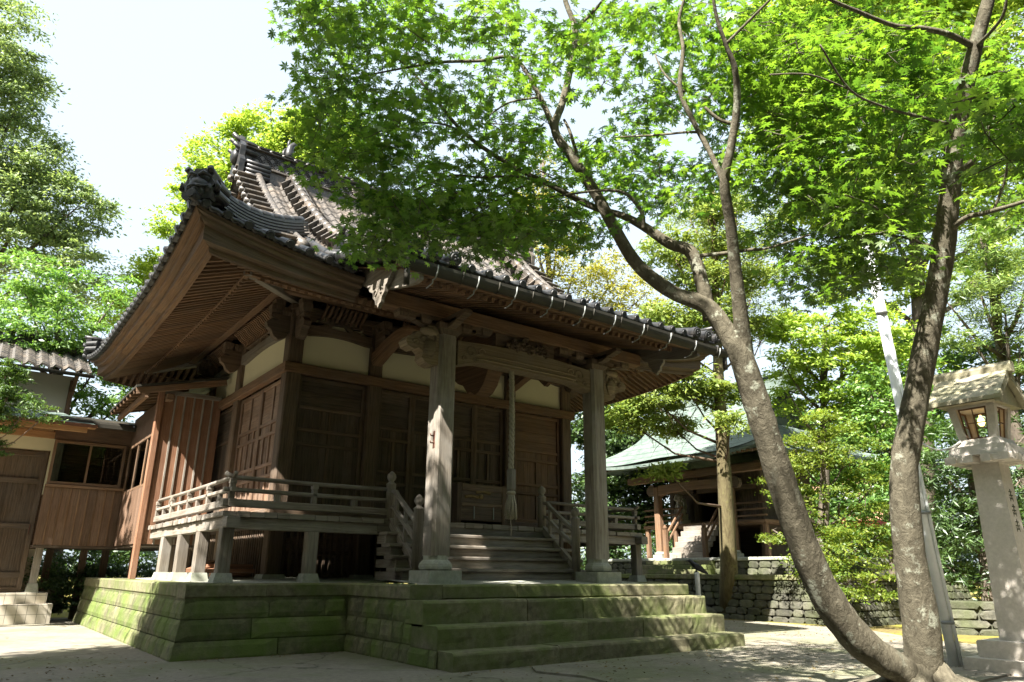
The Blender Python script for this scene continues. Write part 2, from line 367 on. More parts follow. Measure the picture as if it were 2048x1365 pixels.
def clumps(lobes, per, leaves, ls, aspect=.45, spread=.3, shell=.6, droop=0.0, flat=1.0, up=.9):
    """lobes (centre, radius) -> leaves gathered in clumps through each lobe's volume, denser to the outside"""
    out = []
    for c, r in lobes:
        n = max(3, int(per*(r/2.0)**2))
        d = RNG.normal(size=(n, 3)); d /= np.linalg.norm(d, axis=1, keepdims=True); rad = r*(shell+(1-shell)*RNG.random(n))**.8
        cc = np.array(c)+d*rad[:, None]*np.array([1, 1, flat])
        k = np.maximum(6, (leaves*RNG.uniform(.4, 1.5, n)).astype(int)); idx = np.repeat(np.arange(n), k); mm = len(idx)
        sp = spread*RNG.uniform(.6, 1.3, n)[idx][:, None]
        off = RNG.normal(size=(mm, 3))*sp*np.array([1, 1, .32]); off[:, 2] -= droop*(off[:, 0]**2+off[:, 1]**2)
        nor = RNG.normal(size=(mm, 3))*.6+np.array([0, 0, up])+d[idx]*.4
        dirs = off*2+RNG.normal(size=(mm, 3))*.25
        out.append(leaf_arrays(cc[idx]+off, nor, ls*RNG.uniform(.6, 1.3, mm), False, aspect, dirs))
    return out
def tree(name, label, cat, base, lobes, mat, per=26, leaves=60, ls=.14, aspect=.45, spread=.32, trunk_r=.25, bark_m='bark', group=None, top=None, flat=1.0, droop=0., shell=.55, twigs=0, up=.6):
    base = Vector(base); L = [(tuple(c), r) for c, r in lobes]
    t = thing(name, label, cat, base, group)
    cx = sum((Vector(c) for c, r in L), Vector())/len(L); topv = Vector(top) if top else Vector((cx.x, cx.y, max(c[2] for c, r in L)))
    mb = MB(); n = 9; pts = []
    for i in range(n+1):
        f = i/n; p = base.lerp(topv, f); p += Vector((math.sin(f*5+base.x), math.cos(f*4+base.y), 0))*.25*trunk_r*4*f*(1-f)*2
        pts.append(p)
    mb.tube(pts, [trunk_r*(1.25 if i == 0 else 1)*(1-.85*i/n)+.02 for i in range(n+1)], 10)
    mb.build('trunk', M[bark_m], t)
    lb = MB()
    for c, r in L:
        c = Vector(c); h = min(max(.25, (c.z-r*.6-base.z)/max(.1, topv.z-base.z)), .92); s = base.lerp(topv, h*.85)
        mid = s.lerp(c, .5)+Vector((0, 0, -.12*(c-s).length))
        lb.tube([s, mid, c], [trunk_r*(.2 if twigs else .32), trunk_r*(.11 if twigs else .2), .018], 6)
        for q in range(5+twigs):
            d = Vector(RNG.normal(size=3)); d.normalize(); a = mid.lerp(c, random.uniform(.2, 1)); e = a+d*r*random.uniform(.5, .95)
            tk = min(1.0, r/1.2)*(.45 if twigs else 1); lb.tube([a, a.lerp(e, .5)+Vector((0, 0, .08*r)), e], [.03*tk, .018*tk, .006*tk], 4)
    lb.build('branches', M['twig' if twigs else bark_m], t)
    link('crown', leaf_mesh('crown', clumps(L, per, leaves, ls, aspect, spread, shell, droop, flat, up), mat), t)
    return t
def PL(D, *l):
    """lobes from (u, v, radius in photo pixels[, extra depth])"""
    return [(tuple(W(q[0], q[1], D+(q[3] if len(q) > 3 else 0))), q[2]*(D+(q[3] if len(q) > 3 else 0))/FPX) for q in l]

# ================================================================== SETTING: sky and ground
def ground_mat():
    k = N('concrete_yard'); o = k.obj(); n1 = k.noise(o, .55, 6, .6); n2 = k.noise(o, 14, 6, .7); n3 = k.noise(o, 160, 2)
    col = k.ramp(n2, [(.3, (.19, .17, .135)), (.7, (.29, .262, .212))])
    col = k.mix(k.math('MULTIPLY', k.ramp(n3, [(.45, 0.0), (.75, 1.0)]), .35), col, (.10, .095, .085))
    col = k.mix(k.math('MULTIPLY', k.ramp(n1, [(.46, 0.0), (.62, 1.0)]), .5), col, (.125, .15, .06))
    n4 = k.noise(o, 1.6, 5, .7); col = k.mix(k.math('MULTIPLY', k.ramp(n4, [(.5, 0.0), (.66, 1.0)]), .45), col, (.12, .11, .085))
    vo = k.n('ShaderNodeTexVoronoi', feature='DISTANCE_TO_EDGE'); vo.inputs['Scale'].default_value = .23
    ad = k.n('ShaderNodeVectorMath', operation='ADD'); nz = k.n('ShaderNodeTexNoise'); nz.inputs['Scale'].default_value = 1.1; nz.inputs['Detail'].default_value = 5; k.l(o, nz.inputs[0]); k.l(o, ad.inputs[0]); k.l(nz.outputs[1], ad.inputs[1]); k.l(ad.outputs[0], vo.inputs['Vector'])
    cr = k.ramp(vo.outputs['Distance'], [(0, 1.0), (.0045, 0.0)]); col = k.mix(k.math('MULTIPLY', cr, .7), col, (.05, .05, .035))
    return k.bsdf(col, .95, k.math('SUBTRACT', k.math('ADD', n2, n3), k.math('MULTIPLY', cr, 1.5)), .5, .006, .1)
def soil_mat():
    k = N('mossy_soil'); o = k.obj(); n1 = k.noise(o, .5, 6, .65); n2 = k.noise(o, 9, 6, .7)
    col = k.ramp(n2, [(.3, (.10, .07, .035)), (.7, (.20, .17, .07))]); col = k.mix(k.ramp(n1, [(.4, 0.0), (.6, .85)]), col, (.23, .22, .03))
    return k.bsdf(col, 1, n2, .8, .03, .1)
M['ground'] = ground_mat(); M['soil'] = soil_mat()
g = MB(); nn = 40; P = []
for i in range(nn+1):
    row = []
    for j in range(nn+1):
        x = -150+ 400*(i/nn); y = -120+400*(j/nn); row.append((x, y, -.02))
    P.append(row)
g.grid(P, True); struct(g.build('ground', M['soil']), 'mossy earth under the trees around the shrine')
def sheet(name, poly, z, mat, lab):
    q = MB(); q.add([(x, y, z) for x, y in poly], [list(range(len(poly)))]); return struct(q.build(name, mat), lab, 'paving')
sheet('yard_paving', [(-12, -20), (14, -20), (13.2, -9.5), (12.2, -6.0), (12.6, -4.2), (14.2, -2.2), (14.6, 1.0), (13.6, 3.2), (11.6, 4.0), (11.0, 14), (.9, 14), (.9, 11), (-12, 11)], 0, M['ground'], 'pale concrete yard in front of the shrine steps')
# slightly raised concrete apron with a broken edge in front of the steps
ap = MB(); e = [(3.55, -3.35), (3.3, -3.75), (3.5, -4.4), (3.35, -5.2), (3.7, -6.2), (4.1, -7.4), (9, -7.2), (9.4, -5.2), (8.7, -3.2)]
ap.prism([(x, y) for x, y in e], (0, 0, -.02), (1, 0, 0), (0, 1, 0), (0, 0, .045)); struct(ap.build('paving_slab', M['ground']), 'thin raised concrete slab laid at the foot of the stone steps', 'paving')

# ================================================================== STONE PLATFORM
XC = 5.225
pf = thing('stone_platform', 'mossy stone block platform carrying the large wooden shrine, with four wide steps', 'platform', (XC, 3.5, 0))
X1, YP, XR, XE, YE = 2.457, -2.0, 8.37, 10.45, 9.6
def capstones(mb, pts_list):
    for (xa, xb, ya, yb) in pts_list: mb.box(xa, xb, ya, yb, .80, 1.0+random.uniform(-.006, .004), .022)
cap = MB(); W_ = .5
x = 0.0
for a, b in ((0, 1.15), (1.15, X1-.003)): capstones(cap, [(a+.002, b-.002, 0, W_)])
for a, b in ((XR+.003, 9.4), (9.4, XE)): capstones(cap, [(a+.002, b-.002, 0, W_)])
y = W_
while y < YE-.1: capstones(cap, [(0, W_, y+.003, min(y+1.3, YE)), (XE-W_, XE, y+.003, min(y+1.3, YE))]); y += 1.3
capstones(cap, [(X1, X1+W_, YP+.55, W_), (XR-W_, XR, YP+.55, W_)])
for a, b in ((X1, 3.0), (3.0, 4.35), (4.35, 5.9), (5.9, 7.1), (7.1, XR)): capstones(cap, [(a+.004, b-.004, YP, YP+.55)])
cap.build('cap_stone', M['stone_step'], pf)
fl = MB()
fl.grid([[(W_+(XE-2*W_)*i/8, W_+(YE-2*W_)*j/8, 1.0+.07*min(1, min(i, 8-i)*.7, min(j, 8-j)*.7)-.005) for j in range(9)] for i in range(9)], True)
fl.grid([[(X1+W_+(XR-X1-2*W_)*i/8, YP+.54+(W_-YP-.5)*j/8, .997+.05*min(1, j*.25)) for j in range(9)] for i in range(9)], True)
fl.build('floor', M['stone_pale'], pf)
wl = MB()
def courses(mb, a, b, nrm, zs, ztop=.80, bat=.13, first=.55, e0=0, e1=0):
    """rock-faced blocks along a->b, battered outward to the foot"""
    a = Vector(a); b = Vector(b); d = (b-a); L = d.length; d.normalize(); nrm = Vector(nrm)
    for ci in range(len(zs)-1):
        z0, z1 = zs[ci], zs[ci+1]; s = 0; q = random.uniform(.35, .55)*first*2 if ci % 2 else random.uniform(.5, .7)*first*2
        while s < L-.01:
            e = min(s+q, L); 
            if L-e < .18: e = L
            o0 = bat*(1-z0/ztop)-.03; o1 = bat*(1-z1/ztop)-.03; g_ = .007; vs = []; fs = []
            nu, nv = 7, 4
            for u in range(nu+1):
                for v in range(nv+1):
                    f = u/nu; h = v/nv; edge = min(f, 1-f, h, 1-h); bul = .012*min(1, edge*9)+(random.uniform(-.003, .003) if edge > 0 else 0)-(0 if edge > 0 else .008)
                    ob = o0*(1-h)+o1*h+.004; sa = s+g_-(ob+g_ if e0 and s == 0 else 0); sb_ = e-g_+(ob+g_ if e1 and e >= L else 0); p = a+d*(sa+(sb_-sa)*f); off = ob+bul
                    vs.append(p+nrm*off+Vector((0, 0, z0+.006+(z1-z0-.012)*h)))
            for u in range(nu):
                for v in range(nv): fs.append([u*(nv+1)+v, (u+1)*(nv+1)+v, (u+1)*(nv+1)+v+1, u*(nv+1)+v+1])
            mb.add(vs, fs, None, False); s = e; q = random.uniform(.75, 1.25)*first
zs = (-.05, .24, .52, .795)
courses(wl, (-.0, -.0, 0), (X1, 0, 0), (0, -1, 0), zs, first=1.15, e0=1)
courses(wl, (0, YE, 0), (0, 0, 0), (-1, 0, 0), zs, first=.5, e1=1)
courses(wl, (X1, 0, 0), (X1, YP-.1, 0), (-1, 0, 0), zs, bat=.05, first=.42)
courses(wl, (X1, -2.0, 0), (X1, -2.8, 0), (-1, 0, 0), (-.05, .22), .8, bat=.05, first=.5)
courses(wl, (XR, 0, 0), (XE, 0, 0), (0, -1, 0), zs, first=1.1)
courses(wl, (XE, 0, 0), (XE, YE, 0), (1, 0, 0), zs, first=.6)
courses(wl, (XR, YP, 0), (XR, 0, 0), (1, 0, 0), zs, bat=.05, first=.5)
courses(wl, (XE, YE, 0), (0, YE, 0), (0, 1, 0), zs, first=1)
core = .02; wl.box(core, XE-core, core, YE-core, -.05, .81, 0); wl.box(X1+.03, XR-.03, YP+.05, .1, -.05, .808, 0)
wl.build('wall', M['stone_moss'], pf)
for ztop, zb, y0, y1, cuts in ((.80, .505, -2.38, -1.9, (2.46, 4.25, 5.35, 6.6, 7.75, 8.37)), (.505, .22, -2.76, -1.92, (2.46, 5.1, 6.3, 7.5, 8.37)), (.22, -.05, -3.15, -1.94, (2.46, 4.2, 6.9, 8.37))):
    sb = MB()
    for a, b in zip(cuts[:-1], cuts[1:]):
        j = random.uniform(-.012, .012); nx = 14; prof = []
        P = []
        for i in range(nx+1):
            x = a+.005+(b-a-.01)*i/nx; r = lambda s_=.007: random.uniform(-s_, s_); zt = ztop+j*.4
            P.append([(x, y0+j, zb-.03), (x, y0+j+r(), zb+.08), (x, y0+j+r(), (zt+zb)/2), (x, y0+j+r(.005), zt-.035), (x, y0+j+.012+r(.004), zt-.010+r(.003)), (x, y0+j+.04, zt+r(.004)), (x, y0+.3, zt+r(.004)), (x, y1, zt)])
        sb.grid(P, False); nv = 8
        rn = random.random()
        for e_ in (P[0], P[-1]): sb.add([e_[k_] for k_ in range(8)]+[(e_[0][0], y1, zb-.03)], [list(range(9))], None, False)
    sb.build('step', M['stone_step'], pf)

# ================================================================== MAIN HALL
HX0, HX1, HY0, HY1 = 1.653, 8.797, 1.653, 7.15
PXS = (1.80, 3.50, 6.95, 8.65); PYS = (1.80, 4.80, 7.0)
hall = thing('shrine_hall', 'large weathered wooden shrine hall with a sweeping dark tiled roof and front porch', 'shrine', (XC, 4.4, 1.0))
# footings + pillars
for i, x in enumerate(PXS):
    for j, y in enumerate(PYS):
        if 0 < i < 3 and j == 1: continue
        b = MB(); b.beam((x, y, 1.0), (x, y, 6.0), .29, .29, .025, up=(0, 1, 0)); p = b.build('pillar', M['wood_dark'], hall)
        b = MB(); b.prism([(-.22, -.22), (.22, -.22), (.22, .22), (-.22, .22)], (x, y, 1.0), (1, 0, 0), (0, 1, 0), (0, 0, .12), taper=.85); b.build('footing', M['stone_pale'], p)
def perim(mb, off, z0, z1, t, ch=.012):
    """beam ring round the hall: outer face off metres proud of the wall line"""
    x0, x1, y0, y1 = HX0-off, HX1+off, HY0-off, HY1+off; q = .002
    mb.box(x0, x1, y0, y0+t, z0, z1, ch); mb.box(x0, x1, y1-t, y1, z0, z1, ch)
    mb.box(x0, x0+t, y0+t+q, y1-t-q, z0, z1, ch); mb.box(x1-t, x1, y0+t+q, y1-t-q, z0, z1, ch)
b = MB(); perim(b, .06, 4.75, 4.94, .14); b.build('lintel_beam', M['wood_eave'], hall)
b = MB(); perim(b, .045, 2.08, 2.24, .14); b.build('sill_beam', M['wood_dark'], hall)
b = MB(); perim(b, .03, 6.0, 6.12, .2); b.build('wall_plate', M['wood_dark'], hall)
b = MB(); b.box(HX0+.1, HX1-.1, HY0+.1, HY1-.1, 1.93, 2.03, 0); b.build('floor', M['wood_door'], hall)
b = MB(); b.box(HX0+.1, HX1-.1, HY0+.1, HY1-.1, 6.05, 6.1, 0); b.build('ceiling', M['wood_door'], hall)
FB = [(PXS[i]+.145, PXS[i+1]-.145) for i in range(3)]; SB = [(PYS[i]+.145, PYS[i+1]-.145) for i in range(2)]
def frame(side):
    """returns map(u, depth, z) -> world for a wall side; depth grows outward"""
    return {'f': lambda u, d, z: (u, 1.80-d, z), 'b': lambda u, d, z: (u, 7.0+d, z), 'l': lambda u, d, z: (1.80-d, u, z), 'r': lambda u, d, z: (8.65+d, u, z)}[side]
def slab(mb, f, u0, u1, d0, d1, z0, z1, ch=.006, vert=False):
    a = f(u0, d0, z0); c = f(u1, d1, z1); lo = [min(a[i], c[i]) for i in range(3)]; hi = [max(a[i], c[i]) for i in range(3)]
    ax = 2 if vert else (0 if abs(a[0]-c[0]) > abs(a[1]-c[1]) else 1)
    mb.box(lo[0], hi[0], lo[1], hi[1], lo[2], hi[2], ch, axis=ax)
def bays(side): return FB if side in 'fb' else SB
def tie_beam(f, u0, u1, mb):
    n = 12; P = [(u0+(u1-u0)*i/n, 5.55+.0+.06*math.sin(PI*min(1, max(0, (i/n-.08)/.84)))) for i in range(n+1)]
    for d0, d1 in ((.065, .16),):
        poly = [(p[0], p[1]) for p in P]+[(u1, 5.76), (u0, 5.76)]
        o = Vector(f(0, d0, 0)); ux = Vector(f(1, d0, 0))-o; az = Vector(f(0, d1, 0))-o
        mb.prism(poly, o, ux, (0, 0, 1), az)
for side in 'flrb':
    f = frame(side)
    for (u0, u1) in bays(side):
        b = MB(); slab(b, f, u0-.02, u1+.02, -.03, .06, 4.9, 6.02, 0); b.build('plaster_panel', M['plaster'], hall)
        b = MB(); tie_beam(f, u0, u1, b); b.build('tie_beam', M['wood_grey' if side == 'l' else 'wood_dark'], hall)
        # frog-leg strut and scrolls in the frieze above the tie beam
        b = MB(); um = (u0+u1)/2; o = Vector(f(0, .062, 0)); ux = Vector(f(1, .062, 0))-o; az = Vector(f(0, .14, 0))-o
        for sg in (-1, 1):
            poly = [(um+sg*t, z) for t, z in ((.0, 6.0), (.12, 6.0), (.2, 5.93), (.27, 5.82), (.42, 5.80), (.46, 5.765), (.22, 5.765), (.14, 5.83), (.06, 5.9), (.0, 5.9))]
            b.prism(poly, o, ux, (0, 0, 1), az)
        for ue, sg in ((u0, 1), (u1, -1)):
            poly = [(ue, 6.0), (ue+sg*.34, 6.0), (ue+sg*.30, 5.93), (ue+sg*.2, 5.9), (ue+sg*.2, 5.84), (ue+sg*.1, 5.8), (ue, 5.78)]
            b.prism(poly, o, ux, (0, 0, 1), az)
        b.build('strut', M['wood_dark'], hall)
def board_door(f, u0, u1, z0, z1, mat, rails, munt, name='door_panel', low=None):
    b = MB(); d = .0
    slab(b, f, u0, u1, -.045, -.02, z0, z1, 0)
    # horizontal boards above the first rail, vertical boards below
    zt = rails[0]; n = max(2, round((z1-zt)/.24))
    for i in range(n): slab(b, f, u0+.05, u1-.05, -.02, -.003-random.uniform(0, .006), zt+(z1-zt)*i/n+.003, zt+(z1-zt)*(i+1)/n-.003, .004)
    n = max(2, round((u1-u0)/.17))
    for i in range(n): slab(b, f, u0+(u1-u0)*i/n+.002, u0+(u1-u0)*(i+1)/n-.002, -.02, -.006-random.uniform(0, .006), z0, zt, .003, True)
    dr = b.build(name, mat, hall); b = MB()
    for z in rails: slab(b, f, u0+.055, u1-.055, -.02, .028, z-.033, z+.033, .006)
    for (u, za, zb) in munt: slab(b, f, u-.028, u+.028, -.02, .024, za, zb, .006, True)
    for ua, ub in ((u0, u0+.075), (u1-.075, u1)): slab(b, f, ua, ub, -.03, .036, z0, z1, .008, True)
    for za, zb in ((z0, z0+.09), (z1-.08, z1)): slab(b, f, u0+.077, u1-.077, -.03, .032, za, zb, .008)
    b.build('door_frame', M['wood_dark'] if mat is M['wood_door'] else mat, dr); return dr
def split(u0, u1, n): return [(u0+(u1-u0)*i/n, u0+(u1-u0)*(i+1)/n) for i in range(n)]
ff = frame('f'); Z0, Z1 = 2.24, 4.75
board_door(ff, FB[0][0], FB[0][1], Z0, Z1, M['wood_door'], (4.15, 3.72, 3.45, 2.72), (((FB[0][0]+FB[0][1])/2, 3.45, 4.15), ((FB[0][0]+FB[0][1])/2, Z0, 3.45)))
for i, (a, c) in enumerate(split(FB[1][0], FB[1][1], 4)):
    um = (a+c)/2; board_door(ff, a, c, Z0, Z1, M['wood_door'], (3.95, 3.72, 3.08, 2.85), ((um, 3.08, 3.72), (um, Z0, 2.85)))
um = (FB[2][0]+FB[2][1])/2; board_door(ff, FB[2][0], FB[2][1], Z0, Z1, M['wood_eave'], (3.88, 3.66, 3.1, 2.9), ((um, 3.1, 3.66), (um, Z0, 2.9)))
fl_ = frame('l')
for (a, c) in split(SB[0][0], SB[0][1], 2):
    um = (a+c)/2; q = (c-a)/4
    board_door(fl_, a, c, Z0, Z1, M['wood_shutter'], (3.95, 3.72, 3.12, 2.9), ((um, 2.3, 4.72), (um-q, 3.12, 3.72), (um+q, 3.12, 3.72), (um-q, 3.72, 3.95), (um+q, Z0, 2.9), (um-q, Z0, 2.9)))
board_door(fl_, SB[1][0], SB[1][1], Z0, Z1, M['wood_door'], (3.95, 3.0), ())
for side in 'rb':
    for (a, c) in bays(side): board_door(frame(side), a, c, Z0, Z1, M['wood_door'], (3.95, 3.1), (((a+c)/2, Z0, 3.95),))
# lattice grilles below the floor
for side in 'flrb':
    f = frame(side)
    for (u0, u1) in bays(side):
        b = MB(); n = round((u1-u0)/.13)
        for i in range(n): slab(b, f, u0+(u1-u0)*(i+.3)/n, u0+(u1-u0)*(i+.7)/n, -.06, -.02, 1.07, 2.08, .004, True)
        for z in (1.12, 1.5, 1.95): slab(b, f, u0, u1, -.10, -.062, z-.035, z+.035, .004)
        b.build('lattice_grille', M['wood_dark'], hall)
b = MB(); b.box(HX0+.2, HX1-.2, HY1-.3, HY1-.24, 1.0, 1.93, 0); b.box(HX1-.3, HX1-.24, HY0+.3, HY1-.31, 1.0, 1.93, 0); b.box(3.6, 3.66, HY0+.5, HY1-.32, 1.0, 1.93, 0, axis=1); b.build('underfloor_blocker', M['wood_door'], hall)  # boards added behind the grilles so the underfloor reads dark
# bracket sets on the pillars
def bracket(x, y, nx, ny, corner=None):
    b = MB(); z = 5.76
    def masu(cx, cy, cz, s=.2, h=.15):
        b.prism([(-s*.36, -s*.36), (s*.36, -s*.36), (s*.36, s*.36), (-s*.36, s*.36)], (cx, cy, cz), (1, 0, 0), (0, 1, 0), (0, 0, h*.45), taper=1.38)
        b.box(cx-s/2, cx+s/2, cy-s/2, cy+s/2, cz+h*.45, cz+h, .006, axis=2)
    def arm(dx, dy, z0, L, h=.13, t=.12):
        poly = [(-L, h), (-L, h*.45), (-L*.75, h*.12), (-L*.4, 0), (L*.4, 0), (L*.75, h*.12), (L, h*.45), (L, h)]
        b.prism(poly, (x-dy*t/2, y+dx*t/2, z0), (dx, dy, 0), (0, 0, 1), (dy*t, -dx*t, 0))
    dirs = [(1, 0), (0, 1)]
    outs = [(nx, ny)] if corner is None else [(nx, 0), (0, ny)]
    for (ox, oy) in outs:
        arm(abs(ox), abs(oy), z-.02, .52); arm(abs(oy), abs(ox), z+.12, .46)
        for k_ in (.22, .44): masu(x+ox*k_, y+oy*k_, z+.1+.06*k_)
        masu(x+oy*.38, y+ox*.38, z+.24); masu(x-oy*.38, y-ox*.38, z+.24)
        # nose carving running on outside the wall
        poly = [(.14, .20), (.14, -.06), (.22, -.20), (.34, -.26), (.44, -.20), (.50, -.08), (.57, -.04), (.60, .05), (.52, .13), (.40, .12), (.34, .20)]
        b.prism(poly, (x-oy*.07, y+ox*.07, 5.62), (ox, oy, 0), (0, 0, 1), (oy*.14, -ox*.14, 0))
    masu(x, y, z, .3, .2)
    b.build('bracket_set', M['wood_dark'], hall)
for i, x in enumerate(PXS):
    for j, y in enumerate(PYS):
        if 0 < i < 3 and j == 1: continue
        nx = -1 if i == 0 else 1 if i == 3 else 0; ny = -1 if j == 0 else 1 if j == 2 else 0
        bracket(x, y, nx, ny, True if nx and ny else None)
# S-curved ribs between wall and purlin
def ribs(side, u0, u1):
    b = MB(); f = frame(side); n = int((u1-u0)/.095); prof = [(.17, 5.90), (.2, 5.97), (.27, 6.0), (.33, 6.04), (.37, 6.1), (.45, 6.14)]
    for i in range(n):
        u = u0+(i+.5)*(u1-u0)/n; pts = [Vector(f(u, d, z)) for d, z in prof]
        b.sweep([(-.022, -.03), (.022, -.03), (.022, .03), (-.022, .03)], pts, side=Vector(f(1, 0, 0))-Vector(f(0, 0, 0)))
    o = Vector(f(u0, .16, 5.89)); 
    b.build('curved_ribs', M['wood_eave'], hall)
    b = MB(); slab(b, f, u0, u1, .002, .165, 5.86, 5.895, .004); b.build('rib_rail', M['wood_dark'], hall)
for side in 'flrb':
    for (u0, u1) in bays(side): ribs(side, u0+.25, u1-.25)
b = MB(); perim(b, .50, 6.13, 6.29, .15); b.build('eave_purlin', M['wood_eave'], hall)

# ------------------------------------------------------------------ main roof
EX0, EX1, EY0, EY1 = -.85, 11.3, -.85, 9.65; YC = 4.4
def prof(s): return 5.92+.5*s+.058*s*s
def lift(d, s): return .50*max(0, 1-d/3.7)**2*math.exp(-s/2.2)
TP = .33
def roof_z(d, s): return prof(s)+lift(d, s)
def T(which):
    return {'f': lambda u, s, z: (EX0+u, EY0+s, z), 'b': lambda u, s, z: (EX0+u, EY1-s, z), 'l': lambda u, s, z: (EX0+s, EY0+u, z), 'r': lambda u, s, z: (EX1-s, EY0+u, z)}[which]
def tile_sheet(name, f, U, Smax, keep, du=.041, row=.27):
    nu = int(round(U/du)); ns = int(math.ceil(Smax/row)); P = []; us = [U*i/nu for i in range(nu+1)]
    ss = []
    for k_ in range(ns): ss += [(k_*row+.001, 1), (k_*row+row*.5, .5), ((k_+1)*row-.004, 0)]
    ss = [q for q in ss if q[0] <= Smax]
    for u in us:
        t = (u/TP) % 1; h = .052*max(0, math.cos(2*PI*(t-.5)))**.7+.012*math.cos(4*PI*(t-.5)); d = min(u, U-u)
        P.append([f(u, s, roof_z(d, s)+h+.035*q+random.uniform(-.002, .002)) for s, q in ss])
    b = MB(); b.grid(P, False, keep=lambda i, j: keep(us[i], ss[j][0])); 
    b.R = [((hash((int(us[min(nu, (k_//max(1, len(ss)-1)))]/TP)))) % 97)/97 for k_ in range(len(b.F))]
    return b.build(name, M['tile'], hall)
UF = EX1-EX0; UL = EY1-EY0; VG = 1.72   # verge of the upper gable roof, measured in from the eave
def keepF(u, s): d = min(u, UF-u); return (d >= s-.05) if s < VG else d >= VG
def keepL(u, s): d = min(u, UL-u); return d >= s-.05
PL_, PR_ = 1.66, 8.79                       # porch roof verges
tile_sheet('roof_tiles', T('f'), UF, 5.25, keepF); tile_sheet('roof_tiles', T('b'), UF, 5.25, keepF, .055)
tile_sheet('roof_tiles', T('l'), UL, 2.7, keepL); tile_sheet('roof_tiles', T('r'), UL, 2.7, keepL, .055)
def eave_discs(f, U, skip=None, mat='tile_dark'):
    b = MB(); n = int(U/TP)
    for i in range(n+1):
        u = (i+.5)*TP
        if u > U or (skip and skip(u)): continue
        d = min(u, U-u); z = roof_z(d, 0)+.035; z2 = roof_z(d, .5)+.035
        a = Vector(f(u, -.05, z-.02)); c = Vector(f(u, .45, z2)); ax = (a-c).normalized()
        b.lathe([(.0, .0), (.055, 0), (.062, .012), (.075, .014), (.075, .05), (.068, .09), (.068, .5)], a, 16, -ax, False)
    # scalloped pan edges between the discs
    P = []; nu = int(U/.041)
    for i in range(nu+1):
        u = U*i/nu; t = (u/TP) % 1; h = .05*max(0, math.cos(2*PI*(t-.5)))**.7+.012*math.cos(4*PI*(t-.5)); d = min(u, U-u); z = roof_z(d, 0)+h+.03
        P.append([f(u, .06, z+.005), f(u, -.03, z), f(u, -.035, z-.06), f(u, .05, z-.06)])
    b.grid(P, True, keep=lambda i, j: not(skip and skip(U*i/nu)))
    return b.build('eave_tiles', M[mat], hall)
skp = lambda u: PL_+.1 < EX0+u < PR_-.1
eave_discs(T('f'), UF, skp); eave_discs(T('l'), UL); eave_discs(T('r'), UL); eave_discs(T('b'), UF)
# eave woodwork: fascia boards, soffit, two tiers of rafters
def eave_z(d, s): return 5.60+.42*(s-.45)+lift(d, s)*.72
def woodwork(f, U, skip=None, fm='wood_eave'):
    b = MB(); P = []; n = 60
    for i in range(n+1):
        u = U*i/n; d = min(u, U-u); k_ = roof_z(d, 0)-.03; e = eave_z(d, .45); uu = lambda s: max(s, min(U-s, u)) if False else u
        row = [(.05, k_+.0), (.06, k_-.06), (.14, k_-.075), (.15, k_-.14), (.24, k_-.155), (.25, e+.085), (.38, e+.055), (.385, e-.02), (.46, e-.025), (.47, e+.14)]
        P.append([f(min(max(u, s), U-s), s, z) for s, z in row])
    b.strips(P, (lambda i, j: not skip(U*i/n)) if skip else None); b.build('eave_fascia', M[fm], hall)
    b = MB(); P = []
    for i in range(n+1):
        u = U*i/n; d = min(u, U-u); P.append([f(min(max(u, s), U-s), s, eave_z(d, s)+dz) for s, dz in ((.44, .135), (1.28, .135), (1.3, .05), (2.5, .05))])
    b.grid(P, False); b.build('soffit', M['wood_eave'], hall)
    b = MB(); c = MB()
    nr = int(U/.156)
    for i in range(nr+1):
        u = (i+.5)*.156
        if u > U: break
        d = min(u, U-u)
        for (s0, s1, dz, hh, mm) in ((.44, 1.34, .045, .115, b), (1.2, 2.52, -.045, .115, c)):
            e = min(s1, d-.03)
            if e-s0 < .12: continue
            mm.beam(f(u, s0, eave_z(d, s0)+dz), f(u, e, eave_z(d, e)+dz), .068, hh, .004)
    b.build('flying_rafters', M['wood_eave'], hall); c.build('base_rafters', M['wood_eave'], hall)
    b = MB(); P = []; sec = [(-.05, -.05), (.05, -.05), (.05, .05), (-.05, .05)]
    pts = [Vector(f(U*i/n, 1.24, eave_z(min(U*i/n, U-U*i/n), 1.24)-.02)) for i in range(n+1) if 1.2 < U*i/n < U-1.2]
    b.sweep(sec, pts); b.build('rafter_sill', M['wood_eave'], hall)
skw = lambda u: PL_+.25 < EX0+u < PR_-.25
woodwork(T('f'), UF, skw, 'wood_dark'); woodwork(T('l'), UL); woodwork(T('r'), UL); woodwork(T('b'), UF)
